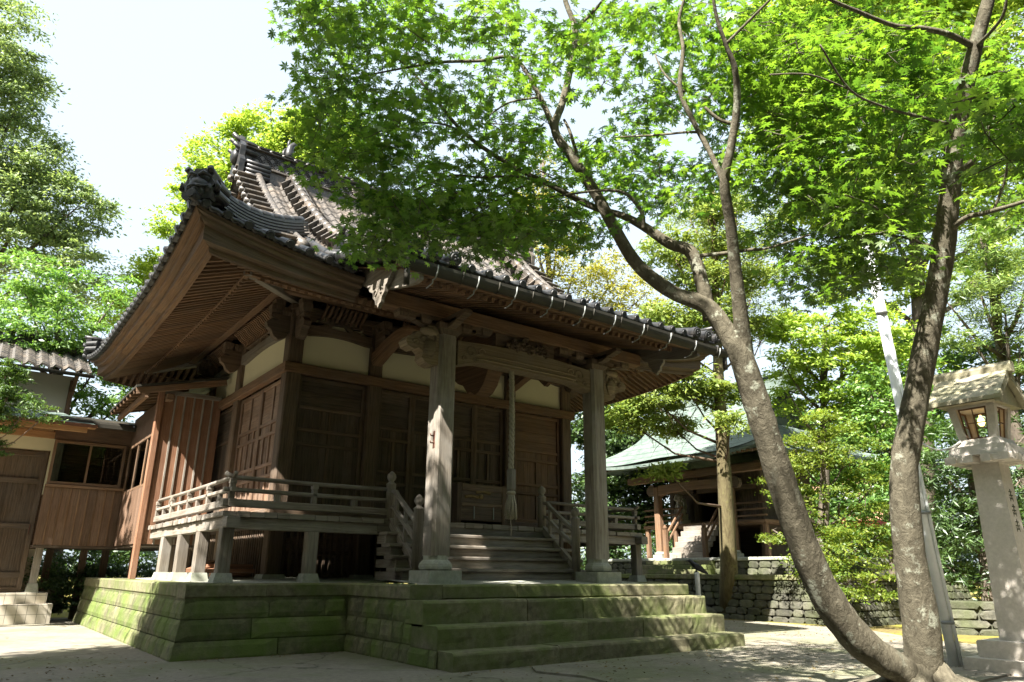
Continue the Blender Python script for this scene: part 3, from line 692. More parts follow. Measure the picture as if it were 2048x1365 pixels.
def diag(cx, cy, sx, sy):
    p = lambda s, z: Vector((cx+sx*s, cy+sy*s, z))
    b = MB()
    b.beam(p(.52, 6.06), p(2.5, 6.36), .15, .17, .01); b.beam(p(1.22, 6.02), p(2.6, 6.22), .15, .16, .01)
    b.box(*sorted((cx+sx*.47, cx+sx*.63)), *sorted((cy+sy*.47, cy+sy*.63)), 5.965, 6.16, .01, axis=2)
    b.build('hip_rafter', M['wood_grey'], hall)
    # hip ridge in courses with a round cap and demon-tile end
    b = MB(); n = 10; 
    ss = [.18+(2.45-.18)*i/n for i in range(n+1)]
    zc = [roof_z(s, s)+.05+.10*math.exp(-s/.35) for s in ss]
    b.sweep([(-.11, -.05), (.11, -.05), (.11, .27), (-.11, .27)], [p(s, z) for s, z in zip(ss, zc)], rnd=.1)
    for k_, (wd, h) in enumerate(((.40, .0), (.37, .062), (.35, .124), (.33, .186), (.31, .248))):
        b.sweep([(-wd/2, -.014), (wd/2, -.014), (wd/2, .020), (-wd/2, .020)], [p(s, z+h) for s, z in zip(ss, zc)], rnd=.3+.1*k_)
    for i in range(8):
        a = p(ss[0]+(ss[-1]-ss[0])*i/8, 0); c = p(ss[0]+(ss[-1]-ss[0])*(i+1)/8, 0)
        a.z = np.interp(i/8*n, range(n+1), zc)+.30; c.z = np.interp((i+1)/8*n, range(n+1), zc)+.30
        b.tube([a, a.lerp(c, .9), c], [.10, .092, .088], 10)
    b.build('hip_ridge', M['tile_dark'], hall)
    b = MB(); a = p(.1, roof_z(0, 0)+.10)
    dx = Vector((-sx, -sy, 0)).normalized(); sd_ = Vector((dx.y, -dx.x, 0)); poly = [(-.20, -.06), (-.25, .02), (-.21, .10), (-.26, .18), (-.20, .27), (-.22, .35), (-.13, .39), (-.08, .46), (.0, .44), (.08, .46), (.13, .39), (.22, .35), (.20, .27), (.26, .18), (.21, .10), (.25, .02), (.20, -.06)]
    b.prism(poly, a-dx*.05, sd_, (0, 0, 1), dx*.15)
    for (q, z_, o_, r_) in ((0, .16, .05, .17), (-.07, .28, .04, .13), (.07, .28, .04, .13), (0, .05, .08, .13), (-.13, .12, .03, .12), (.13, .12, .03, .12)): b.blob(a+dx*o_+sd_*q+Vector((0, 0, z_)), (r_, r_, r_*.9), 12, jit=.09)
    for q in (-1, 1):
        b.tube([a+dx*.16+sd_*q*.02+Vector((0, 0, .30)), a+dx*.17+sd_*q*.10+Vector((0, 0, .34)), a+dx*.10+sd_*q*.18+Vector((0, 0, .30))], [.03, .035, .02], 8); b.tube([a+dx*.2+Vector((0, 0, .12)), a+dx*.2+sd_*q*.09+Vector((0, 0, .09)), a+dx*.12+sd_*q*.17+Vector((0, 0, .14))], [.03, .03, .015], 8)
        for z_ in (.10, .24): b.lathe([(.03, .02), (.055, 0), (.075, .0), (.075, .3)], a+sd_*q*.24+dx*.02+Vector((0, 0, z_-.04)), 16, -dx, smooth=False)
    b.lathe([(0, 0), (.055, 0), (.06, .012), (.08, .014), (.08, .3)], a+dx*.26+Vector((0, 0, -.05)), 16, -dx, smooth=False)
    for q in (-1, 1):
        b.tube([a+sd_*q*.16-dx*.25+Vector((0, 0, .34)), a+sd_*q*.17+dx*.10+Vector((0, 0, .40)), a+sd_*q*.19+dx*.16+Vector((0, 0, .42))], [.05, .055, .05], 10)
        b.tube([a+sd_*q*.22+Vector((0, 0, .10)), a+sd_*q*.30+dx*.06+Vector((0, 0, .14)), a+sd_*q*.27+dx*.1+Vector((0, 0, .22))], [.05, .045, .02], 8)
    b.build('ridge_end_tile', M['tile_dark'], hall)
for cx, cy, sx, sy in ((EX0, EY0, 1, 1), (EX1, EY0, -1, 1), (EX0, EY1, 1, -1), (EX1, EY1, -1, -1)): diag(cx, cy, sx, sy)
# gable ends
VX0, VX1 = EX0+VG, EX1-VG
for xg, sg in ((VX0, 1), (VX1, -1)):
    b = MB(); n = 14; xs = xg+sg*.55
    top = [(YC+(5.25-VG*.9)*(i/n*2-1)*.99, 0) for i in range(n+1)]
    poly = [(y, prof(5.25-abs(y-YC))-.05) for y, _ in top]; poly = [(poly[0][0], prof(2.2)-.2)]+poly+[(poly[-1][0], prof(2.2)-.2)]
    b.prism(poly, (xs, 0, 0), (0, 1, 0), (0, 0, 1), (sg*.06, 0, 0)); b.build('gable_wall', M['wood_door'], hall)
    for sy in (-1, 1):
        b = MB(); pts = [(xg+sg*.25, YC+sy*(5.25-s), prof(s)-.12) for s in np.linspace(1.5, 5.24, 14)]
        b.sweep([(-.03, -.14), (.03, -.14), (.03, .12), (-.03, .12)], pts, side=(1, 0, 0)); b.build('bargeboard', M['wood_eave'], hall)
        # verge: cross-laid tiles, barrel line and the descending ridge
        b = MB()
        for s in np.arange(1.55, 5.1, .27):
            a = (xg-sg*.06, YC+sy*(5.25-s), prof(s)+.07); c = (xg+sg*.36, YC+sy*(5.25-s), prof(s)+.09)
            b.sweep([(-.13, .035), (-.13, -.0), (.0, -.0), (.13, -.0), (.14, .03), (.0, .055)], [a, c], up=(0, -sy*.6, 1))
            b.lathe([(0, 0), (.06, 0), (.06, .2)], (xg-sg*.09, YC+sy*(5.25-s), prof(s)+.04), 10, (sg, 0, 0))
        pts = [(xg+sg*.46, YC+sy*(5.25-s), prof(s)+.12) for s in np.linspace(1.3, 5.1, 12)]; b.tube(pts, .10, 12)
        b.build('verge_tiles', M['tile'], hall)
        b = MB(); ss = np.linspace(1.35, 5.0, 16); xk = xg+sg*1.28
        pts = [Vector((xk, YC+sy*(5.25-s), prof(s)+.08+.12*math.exp(-(s-1.35)/.4))) for s in ss]
        b.sweep([(-.12, -.05), (.12, -.05), (.12, .28), (-.12, .28)], pts)
        for wd, h in ((.44, .0), (.40, .065), (.37, .13), (.33, .195), (.30, .255)):
            b.sweep([(-wd/2, -.014), (wd/2, -.014), (wd/2, .022), (-wd/2, .022)], [p+Vector((0, 0, h)) for p in pts])
        for i in range(14):
            a = pts[0].lerp(pts[-1], i/14); s = 1.35+(5.0-1.35)*i/14; s2 = s+.26
            A_ = Vector((xk, YC+sy*(5.25-s), prof(s)+.39+.12*math.exp(-(s-1.35)/.4))); B_ = Vector((xk, YC+sy*(5.25-s2), prof(s2)+.385+.12*math.exp(-(s2-1.35)/.4)))
            b.tube([A_, A_.lerp(B_, .5), B_], [.115, .10, .095], 10)
            for q in (-1, 1):   # short saddle tiles either side
                b.sweep([(-.09, -.012), (.09, -.012), (.09, .012), (0, .03), (-.09, .012)], [A_+Vector((q*.10, 0, -.02)), A_+Vector((q*.30, 0, -.20))], up=(0, -sy, 1))
        b.build('descending_ridge', M['tile'], hall)
        b = MB(); e = pts[0]; dx = Vector((0, sy*1.0, -.25)).normalized()
        poly = [(-.22, -.1), (-.27, .06), (-.2, .16), (-.24, .3), (-.1, .36), (0, .46), (.1, .36), (.24, .3), (.2, .16), (.27, .06), (.22, -.1)]
        b.prism(poly, e, (1, 0, 0), (0, 0, 1), (0, sy*.1, 0)); b.blob(e+Vector((0, sy*.1, .16)), (.12, .1, .13), 9, jit=.05)
        for q in (-1, 0, 1): b.tube([e+Vector((q*.12, sy*-.15, .30)), e+Vector((q*.16, sy*.12, .34)), e+Vector((q*.17, sy*.30, .42))], [.05, .05, .04], 10)
        b.build('ridge_end_tile', M['tile_dark'], hall)
# main ridge
b = MB(); zr = prof(5.25); x0, x1 = VX0+.10, VX1-.10
b.box(x0+.1, x1-.1, YC-.2, YC+.2, zr-.3, zr+.10, .0); 
for wd, z in ((.52, .10), (.46, .56)):
    b.box(x0, x1, YC-wd/2, YC+wd/2, zr+z, zr+z+.05, .006)
b.box(x0+.05, x1-.05, YC-.15, YC+.15, zr+.15, zr+.56, 0)
for i in range(int((x1-x0)/.3)):
    xa = x0+i*.3; b.tube([(xa, YC, zr+.66), (xa+.2, YC, zr+.655), (xa+.3, YC, zr+.65)], [.115, .10, .095], 10)
    for q in (-1, 1): b.beam((xa+.15, YC+q*.08, zr+.67), (xa+.15, YC+q*.27, zr+.62), .26, .03, .006)
b.build('main_ridge', M['tile'], hall)
b = MB()
for q in (-1, 1):
    for r_ in range(3):
        for i in range(int((x1-x0-.3)/.24)):
            cx = x0+.2+i*.24+(.12 if r_ % 2 else 0); cz = zr+.17+.125*r_
            for R_ in (.115, .07):
                pts = [(cx+R_*math.cos(t), YC+q*.16, cz+R_*math.sin(t)) for t in np.linspace(0, PI, 8)]
                b.tube(pts, .014, 5)
b.build('fish_scale_relief', M['tile_dark'], hall)
for xx in (XC-1.35, XC+1.35, XC):
    b = MB(); 
    for q in (-1, 1):
        for i in range(16):
            a = 2*PI*i/16; b.tube([(xx+.04*math.cos(a), YC+q*.19, zr+.36+.04*math.sin(a)), (xx+.15*math.cos(a), YC+q*.2, zr+.36+.15*math.sin(a)), (xx+.18*math.cos(a), YC+q*.19, zr+.36+.18*math.sin(a))], [.012, .03, .015], 6)
        b.blob((xx, YC+q*.2, zr+.36), (.04, .03, .04), 8)
    b.build('flower_crest', M['tile'], hall)
for xe, sg in ((x0, -1), (x1, 1)):
    b = MB()
    poly = [(-.34, -.25), (-.38, .05), (-.28, .2), (-.32, .45), (-.18, .62), (-.1, .8), (0, .72), (.1, .8), (.18, .62), (.32, .45), (.28, .2), (.38, .05), (.34, -.25)]
    b.prism(poly, (xe, YC, zr+.05), (0, 1, 0), (0, 0, 1), (sg*.12, 0, 0)); b.blob((xe+sg*.14, YC, zr+.3), (.12, .18, .2), 10, jit=.06)
    for y_, z_ in ((-.12, .70), (.12, .70), (0, .80), (-.2, .45), (.2, .45)): b.tube([(xe-sg*.3, YC+y_, zr+z_-.04), (xe+sg*.12, YC+y_, zr+z_), (xe+sg*.26, YC+y_, zr+z_+.10)], [.055, .055, .05], 10)
    for k_ in range(4):
        for q in (-1, 1): b.tube([(xe-sg*.05, YC+q*.30, zr-.20+.105*k_), (xe-sg*.62, YC+q*.30, zr-.20+.105*k_)], .055, 10)
    b.build('ridge_end_tile', M['tile_dark' if sg < 0 else 'tile'], hall)
# horned finial standing on the ridge above each descending ridge
for xx in (VX0+1.22, VX1-1.22):
    b = MB(); z = zr+.68; b.tube([(xx, YC, z), (xx-.02, YC, z+.2), (xx, YC, z+.38), (xx+.08, YC, z+.5), (xx+.16, YC, z+.5)], [.13, .11, .085, .05, .012], 8)
    b.tube([(xx-.02, YC, z+.3), (xx-.06, YC, z+.48), (xx-.03, YC, z+.62)], [.05, .035, .01], 6); b.tube([(xx-.12, YC, z+.02), (xx-.16, YC, z+.18), (xx-.12, YC, z+.3)], [.05, .04, .015], 6)
    b.build('finial', M['tile_dark'], hall)
b = MB(); b.tube([(1.5, EY0-.10, roof_z(2.3, 0)+.11), (1.5, EY0+.6, roof_z(2.3, .6)+.12), (1.5, EY0+1.7, roof_z(2.4, 1.7)+.12)], [.085, .08, .08], 14)
b.lathe([(0, 0), (.085, 0), (.09, .012), (.115, .016), (.115, .14), (.09, .16)], (1.5, EY0-.16, roof_z(2.3, 0)+.09), 16, (0, 1, .45)); b.build('large_barrel_tile', M['tile_dark'], hall)

# ------------------------------------------------------------------ porch
PY = -1.03; PYE = -2.78
def zp(y): return 5.57+.285*(y-PYE)+.012*(y-PYE)**2
nu = int((PR_-PL_)/.041); ys = []
for k_ in range(12):
    y = PYE+k_*.27; ys += [(y+.001, 1), (y+.135, .5), (y+.266, 0)]
P = []
for i in range(nu+1):
    x = PL_+(PR_-PL_)*i/nu; t = ((x-PL_)/TP) % 1; h = .052*max(0, math.cos(2*PI*(t-.5)))**.7+.012*math.cos(4*PI*(t-.5))
    e = .05*(max(0, 1-(x-PL_)/.6)**2+max(0, 1-(PR_-x)/.6)**2)
    P.append([(x, y, zp(y)+e+h+.035*q+random.uniform(-.002, .002)) for y, q in ys])
b = MB(); b.grid(P, False); b.build('porch_roof_tiles', M['tile'], hall)
b = MB(); n = int((PR_-PL_)/TP)
for i in range(n+1):
    x = PL_+(i+.5)*TP
    if x > PR_: continue
    big = i < 3 or i > n-3; r_ = .112 if big else .076; dz = .095 if big else .035
    a = Vector((x, PYE-.05-(.05 if big else 0), zp(PYE)+dz)); c = Vector((x, PYE+.5, zp(PYE+.5)+dz)); ax = (c-a).normalized()
    b.lathe([(0, 0), (r_*.72, 0), (r_*.82, .012), (r_, .016), (r_, .05), (r_*.9, .12), (r_*.9, .5 if not big else 1.6)], a, 20, ax, False)
    if big:
        for q in range(3): b.blob(a+Vector((math.cos(q*2.1)*.03, -.012, math.sin(q*2.1)*.03)), (.022, .012, .022), 6)
P = []
for i in range(nu+1):
    x = PL_+(PR_-PL_)*i/nu; t = ((x-PL_)/TP) % 1; z = zp(PYE)+.05*max(0, math.cos(2*PI*(t-.5)))**.7+.03
    P.append([(x, PYE+.06, z+.01), (x, PYE-.03, z), (x, PYE-.035, z-.06), (x, PYE+.05, z-.06)])
b.grid(P, True)
for xe, sg in ((PL_, -1), (PR_, 1)):
    for y in np.arange(PYE+.12, -.5, .25):
        b.lathe([(0, 0), (.05, 0), (.07, .012), (.07, .07), (.06, .3)], (xe+sg*.10, y, zp(y)+.06), 12, (-sg, 0, 0))
    b.tube([(xe-sg*.10, y, zp(y)+.13) for y in np.linspace(PYE, .1, 8)], .09, 10)
b.build('porch_eave_tiles', M['tile_dark'], hall)
b = MB(); xa, xb = PL_+.18, PR_-.18
b.grid([[(x, y, zp(y)-dz) for y, dz in ((-2.72, .02), (-2.70, .10), (-2.55, .12), (-2.54, .20), (-2.40, .20), (-2.39, .10), (-1.95, .09), (-1.94, .14), (-1.0, .11), (.3, .10))] for x in np.linspace(xa, xb, 6)], False)
b.build('porch_soffit', M['wood_eave'], hall)
b = MB(); c = MB(); n = int((xb-xa-.5)/.15)
for i in range(n+1):
    x = xa+.3+i*.15
    b.beam((x, -2.50, zp(-2.5)-.145), (x, -1.88, zp(-1.88)-.13), .062, .075, .004)
    c.beam((x, -2.02, zp(-2.02)-.225), (x, .9, zp(.1)-.05), .062, .085, .004)
b.build('porch_flying_rafters', M['wood_eave'], hall); c.build('porch_base_rafters', M['wood_eave'], hall)
b = MB(); b.box(xa+.2, xb-.2, -2.0, -1.9, zp(-1.95)-.20, zp(-1.95)-.125, .006); b.build('porch_rafter_sill', M['wood_eave'], hall)
b = MB(); b.box(2.15, 8.3, PY-.12, PY+.12, 5.40, 5.66, .015); b.build('porch_purlin', M['wood_eave'], hall)
# gutter with hooks and outlet stubs
b = MB(); pr_ = [(.075*math.cos(t), .075*math.sin(t)) for t in np.linspace(PI, 2*PI, 9)]+[(.066*math.cos(t), .066*math.sin(t)) for t in np.linspace(2*PI, PI, 9)]; pg_ = [(.09*math.cos(t), .155*math.sin(t)) for t in np.linspace(PI, 2*PI, 11)]+[(.082*math.cos(t), .147*math.sin(t)) for t in np.linspace(2*PI, PI, 11)]
gx = np.linspace(PL_-.06, PR_+.10, 12); gz = lambda x: 5.42+.02*math.cos((x-XC)/3.5*PI)-.01
b.sweep(pg_, [(x, PYE-.12, gz(x)+.03) for x in gx], up=(0, 0, 1))
for xe in (PL_-.0, PR_+.06): b.tube([(xe, PYE-.12, 5.36), (xe, PYE-.12, 5.04)], .045, 12)
for x in gx[1:-1]: b.tube([(x+.3, PYE-.12+.093*math.cos(t), gz(x)+.03+.158*math.sin(t)) for t in np.linspace(PI, 2*PI, 7)], .012, 5)
gut = b.build('gutter', M['gutter'], hall)
for x in np.arange(PL_+.45, PR_, .72):
    b = MB(); b.tube([(x, PYE-.225, gz(x)+.02), (x, PYE-.21, gz(x)-.08), (x, PYE-.15, gz(x)-.165), (x-.01, PYE-.10, gz(x)-.17), (x-.01, PYE-.09, gz(x)-.22), (x-.01, PYE+.08, gz(x)-.25)], .011, 6); b.build('gutter_hook', M['hook'], gut)
b = MB(); b.box(xa, xb, -2.69, -2.64, zp(-2.67)-.20, zp(-2.67)-.075, .006); b.build('porch_fascia', M['wood_eave'], hall)
# verge bargeboards with hanging pendant
for xb_, sg in ((PL_+.36, -1), (PR_-.36, 1)):
    b = MB(); ys_ = np.linspace(-2.62, -.15, 16)
    top = [(y, zp(y)-.12) for y in ys_]; bot = [(y, zp(y)-.12-(.24+.10*math.sin(PI*min(1, max(0, (y+2.62)/2.47))))) for y in ys_]
    bot[0] = (ys_[0], top[0][1]-.20); b.prism(top+bot[::-1], (xb_, 0, 0), (0, 1, 0), (0, 0, 1), (-sg*.07, 0, 0)); b.build('porch_bargeboard', M['wood_grey'], hall)
    b = MB(); yc = -1.45; z0 = zp(yc)-.38
    poly = [(-.42, .06), (-.34, -.04), (-.22, -.10), (-.20, -.20), (-.12, -.26), (-.10, -.34), (-.04, -.36), (0, -.42), (.04, -.36), (.10, -.34), (.12, -.26), (.20, -.20), (.22, -.10), (.34, -.04), (.42, .06)]
    b.prism(poly, (xb_+sg*.02, yc, z0), (0, 1, 0), (0, 0, 1), (sg*.06, 0, 0))
    for q in (-1, 1): b.tube([(xb_+sg*.09, yc+q*.10+.05*math.cos(t)*q, z0-.14+.05*math.sin(t)) for t in np.linspace(0, 5, 9)], .012, 5)
    b.build('gable_pendant', M['wood_grey'], hall)
# pillars, beam, carvings
for xp, sg in ((3.45, -1), (7.0, 1)):
    b = MB(); b.beam((xp, PY, 1.42), (xp, PY, 5.10), .35, .35, .05, up=(0, 1, 0)); pp_ = b.build('porch_pillar', M['wood_grey'], hall)
    b = MB(); b.box(xp-.31, xp+.31, PY-.31, PY+.31, 1.0, 1.20, .02, axis=2)
    b.lathe([(.235, 1.20), (.262, 1.22), (.27, 1.26), (.262, 1.30), (.225, 1.345), (.205, 1.36), (.20, 1.40), (.20, 1.425)], (xp, PY, 0), 8, smooth=False, rot=PI/8)
    b.build('footing', M['stone_pale'], pp_)
    b = MB()
    def masu(cx, cy, cz, s=.26, h=.17):
        b.prism([(-s*.36, -s*.36), (s*.36, -s*.36), (s*.36, s*.36), (-s*.36, s*.36)], (cx, cy, cz), (1, 0, 0), (0, 1, 0), (0, 0, h*.45), taper=1.38); b.box(cx-s/2, cx+s/2, cy-s/2, cy+s/2, cz+h*.45, cz+h, .008, axis=2)
    masu(xp, PY, 5.08, .46, .20)
    for L_, z in ((.62, 5.20), (.95, 5.27)):
        poly = [(-L_, .13), (-L_, .06), (-L_*.75, .015), (-L_*.4, 0), (L_*.4, 0), (L_*.75, .015), (L_, .06), (L_, .13)]
        b.prism(poly, (xp, PY-.075, z), (1, 0, 0), (0, 0, 1), (0, .15, 0)); b.prism([(p*.8, q) for p, q in poly], (xp-.075, PY, z+.002), (0, 1, 0), (0, 0, 1), (.15, 0, 0))
    for q in (-.85, -.42, 0, .42, .85): masu(xp+q, PY, 5.26+(.02 if abs(q) > .5 else -.01), .22, .14)
    b.build('bracket_set', M['wood_dark'], hall)
    # outward nose: beast-head shaped carving with trunk, brow and curls
    b = MB(); poly = [(.18, .34), (.18, -.30), (.30, -.33), (.42, -.30), (.50, -.22), (.48, -.12), (.56, -.06), (.66, -.10), (.78, -.06), (.82, .03), (.76, .12), (.66, .13), (.60, .22), (.48, .27), (.40, .36), (.28, .38)]
    b.prism(poly, (xp, PY-.13, 4.83), (sg, 0, 0), (0, 0, 1), (0, .26, 0))
    for q in (-1, 1):
        y = PY+q*.14
        for (cx, cz, r_) in ((.32, .12, .12), (.46, .08, .085), (.36, -.16, .10), (.62, .02, .06), (.27, .27, .07)):
            b.tube([(xp+sg*(cx+r_*(1-t/7)*math.cos(t)), y, 4.83+cz+r_*(1-t/7)*math.sin(t)) for t in np.linspace(0, 5.5, 12)], .024, 6)
        b.blob((xp+sg*.5, y, 4.95), (.05, .03, .05), 8)
        b.blob((xp+sg*.36, y, 4.80), (.13, .06, .16), 10, jit=.08); b.blob((xp+sg*.40, y, 5.08), (.17, .06, .08), 10, jit=.08)
    b.build('nose_carving', M['wood_beam'], hall)
    # curved tie back to the hall and carved hand-board behind the pillar
    b = MB(); n = 18; pts = []; xk = 3.5 if sg < 0 else 6.95
    for i in range(n+1):
        f = i/n; pts.append((xp+(xk-xp)*f, PY+.2+(1.72-PY-.2)*f, 5.02+.30*f+.38*math.sin(PI*f)**1.2))
    b.sweep([(-.10, -.15), (.10, -.15), (.13, -.05), (.13, .1), (.08, .16), (-.08, .16), (-.13, .1), (-.13, -.05)], pts, scl=[1.0-.15*math.sin(PI*i/n) for i in range(n+1)]); b.build('curved_tie_beam', M['wood_eave'], hall)
    b = MB(); xq = xp-sg*.42
    b.prism([(-.85, 5.30), (-.7, 4.98), (-.45, 4.86), (-.2, 4.96), (-.05, 4.90), (.12, 5.05), (.35, 5.2), (.55, 5.45), (.5, 5.75), (-.6, 5.6)], (xq-.05, 0, 0), (0, 1, 0), (0, 0, 1), (.10, 0, 0)); b.build('carved_board', M['wood_eave'], hall)
b = MB(); b.prism([(-.55, 5.62), (-.42, 5.40), (-.2, 5.18), (.05, 4.75), (.2, 4.62), (.36, 4.56), (.5, 4.66), (.62, 4.64), (.8, 4.84), (1.0, 4.92), (1.3, 5.15), (1.5, 5.7), (.4, 5.95)], (XC-.17, 0, 0), (0, 1, 0), (0, 0, 1), (.34, 0, 0)); b.build('carved_board', M['wood_eave'], hall)
b = MB(); n = 24; x0, x1 = 3.655, 6.795
lo = [(x0+(x1-x0)*i/n, 4.60+.13*min(1, math.sin(PI*i/n)*2.2)) for i in range(n+1)]; hi = [(x0+(x1-x0)*i/n, 5.04+.07*math.sin(PI*i/n)) for i in range(n+1)]
b.prism(lo+hi[::-1], (0, PY-.14, 0), (1, 0, 0), (0, 0, 1), (0, .28, 0))
for dz, w_ in ((.06, .03), (.15, .02)):
    b.tube([(p[0], PY-.145, p[1]+dz) for p in lo[3:-3]], w_*.6, 6)
for xs_, sg in ((x0+.28, 1), (x1-.28, -1)):
    for (cx, cz, r_) in ((0, .26, .13), (.22, .30, .08), (.10, .12, .07), (-.14, .12, .06)):
        b.tube([(xs_+sg*(cx+r_*(1-t/8)*math.cos(t)), PY-.145, 4.62+cz+r_*(1-t/8)*math.sin(t)) for t in np.linspace(0, 6.3, 16)], .014, 6)
b.build('rainbow_beam', M['wood_beam'], hall)
b = MB()
for i in range(46):
    a = random.uniform(0, PI); r_ = random.uniform(.1, 1); cx = XC+.55*r_*math.cos(a)*(1 if i % 2 else -1); cz = 5.13+.26*r_*math.sin(a)*random.uniform(.5, 1)
    b.tube([(cx+.07*(1-t/6)*math.cos(t+i), PY-.06-random.uniform(0, .10), cz+.06*(1-t/6)*math.sin(t+i)) for t in np.linspace(0, 4.5, 7)], [.03, .032, .03, .026, .022, .018, .01], 6)
b.box(XC-.7, XC+.7, PY-.05, PY+.05, 5.09, 5.40, .02); b.build('openwork_carving', M['wood_dark'], hall)
b = MB(); b.box(3.2685, 3.284, -1.15, -1.09, 3.12, 3.40, .004)
for z in (3.2, 3.32): b.tube([(3.268, -1.12, z), (3.21, -1.12, z), (3.20, -1.12, z+.03)], .012, 6)
b.build('iron_hook_plate', M['iron'], hall)

# ------------------------------------------------------------------ veranda, railings, stairs
VO = .52; VE = .644; VX1_ = XE-VE; YBK = 5.86
b = MB()
def plank_run(mb, x0, x1, y0, y1, along):
    n = int(((x1-x0) if along == 'x' else (y1-y0))/.21)
    for i in range(n):
        j = random.uniform(-.02, .02); zt = 2.07+random.uniform(-.006, .006)
        if along == 'x': a = x0+(x1-x0)*i/n; mb.box(a+.003, a+(x1-x0)/n-.003, y0+j, y1, 1.985, zt, .01, axis=1)
        else: a = y0+(y1-y0)*i/n; mb.box(x0+j, x1, a+.003, a+(y1-y0)/n-.003, 1.985, zt, .01, axis=0)
plank_run(b, VO, XE-VO, VO, 1.595, 'x'); plank_run(b, VO, 1.595, 1.60, YBK, 'y'); 
n = int(5.6/.21)
for i in range(n): b.box(8.855, XE-VO+random.uniform(-.02, .02), 1.6+i*.21, 1.6+i*.21+.204, 1.985, 2.07, .01, axis=0)
b.build('veranda_floor', M['wood_grey'], hall)
b = MB(); b.box(VE-.08, VX1_+.08, VE-.075, VE+.075, 1.80, 1.983, .01); b.box(VE-.075, VE+.075, VE+.078, YBK, 1.80, 1.983, .01); b.box(VX1_-.075, VX1_+.075, VE+.078, 7.2, 1.80, 1.983, .01)
for x in (VE, VX1_): b.box(x-.10, x+.10, .36, VE-.078, 1.81, 1.98, .02)
b.build('veranda_beam', M['wood_grey'], hall)
for (x, y) in [(VE, VE), (2.03, VE), (8.42, VE), (VX1_, VE)]+[(VE, y) for y in (2.0, 3.28, 4.62)]+[(VX1_, y) for y in (2.0, 3.28, 4.62, 6.0, 7.1)]:
    b = MB(); b.beam((x, y, 1.03), (x, y, 1.80), .19, .19, .015, up=(0, 1, 0)); p = b.build('veranda_post', M['wood_grey'], hall)
    b = MB(); b.prism([(-.15, -.15), (.15, -.15), (.15, .15), (-.15, .15)], (x, y, 1.0), (1, 0, 0), (0, 1, 0), (0, 0, .14), taper=.78); b.build('footing', M['stone_pale'], p)
def railing(pa, pb, posts, struts, tip_a=False, tip_b=False):
    a = Vector(pa); c = Vector(pb); d = (c-a).normalized(); z = lambda v, h: Vector((v.x, v.y, h))
    ea = a-d*(.13 if tip_a else 0); eb = c+d*(.13 if tip_b else 0)
    b = MB(); top = [z(ea, 2.60+(.06 if tip_a else 0)), z(a, 2.60)]+[z(a.lerp(c, f), 2.60-.012*math.sin(PI*f)) for f in (.25, .5, .75)]+[z(c, 2.60), z(eb, 2.60+(.06 if tip_b else 0))]
    b.tube(top if (tip_a and tip_b) else top[1:] if tip_b else top[:-1] if tip_a else top[1:-1], .036, 8)
    b.beam(z(ea, 2.405), z(eb, 2.405), .085, .065, .015); b.beam(z(ea, 2.20), z(eb, 2.20), .115, .12, .012); r_ = b.build('rail', M['wood_grey'], hall)
    for f in posts:
        p = a.lerp(c, f); b = MB(); b.beam(z(p, 2.262), z(p, 2.57), .085, .085, .01, up=(d.y, -d.x, 0)); b.box(p.x-.05, p.x+.05, p.y-.05, p.y+.05, 2.50, 2.575, .012); b.build('baluster', M['wood_grey'], r_)
    for f in struts:
        p = a.lerp(c, f); b = MB(); b.beam(z(p, 2.262), z(p, 2.372), .10, .07, .008, up=(d.y, -d.x, 0)); b.build('rail_block', M['wood_grey'], r_)
railing((VE, VE, 0), (3.38, VE, 0), (0.0, .5), (.27, .77), True); railing((7.08, VE, 0), (VX1_, VE, 0), (.5, 1.0), (.27, .77), False, True)
railing((VE, YBK, 0), (VE, VE, 0), (.0, .25, .5, .75), (.12, .37, .62, .88), False, True); railing((VX1_, VE, 0), (VX1_, 7.2, 0), (.25, .5, .75, 1.), (.12, .37, .62, .88), True)
def newel(x, y, z0, z1):
    b = MB(); h = z1-.20
    b.lathe([(.085, z0), (.085, h-.05), (.09, h-.045), (.09, h-.03), (.08, h-.02), (.05, h), (.045, h+.02), (.07, h+.05), (.085, h+.09), (.075, h+.14), (.04, h+.18), (.008, h+.205)], (x, y, 0), 16)
    return b.build('newel_post', M['wood_grey'], hall)
SY = [-.44+.21*i for i in range(5)]; SZ = [1.24, 1.44, 1.64, 1.84]
for i, zt in enumerate(SZ):
    b = MB(); b.box(3.05+.05*i, 7.40-.05*i, SY[i], SY[i]+.30, zt-.06, zt, .012); b.box(3.20, 7.25, SY[i]+.05, SY[i]+.10, zt-.20, zt-.062, .004)
    b.box(3.22, 3.30, SY[i]+.10, .6, zt-.20, zt-.062, .004, axis=1); b.box(7.15, 7.23, SY[i]+.10, .6, zt-.20, zt-.062, .004, axis=1); b.build('stair_step', M['wood_grey'], hall)
b = MB(); b.box(3.2, 7.25, .545, .59, 1.82, 1.985, .004); b.box(3.15, 7.3, -.30, .0, 1.0, 1.06, .02); b.build('stair_riser', M['wood_grey'], hall)
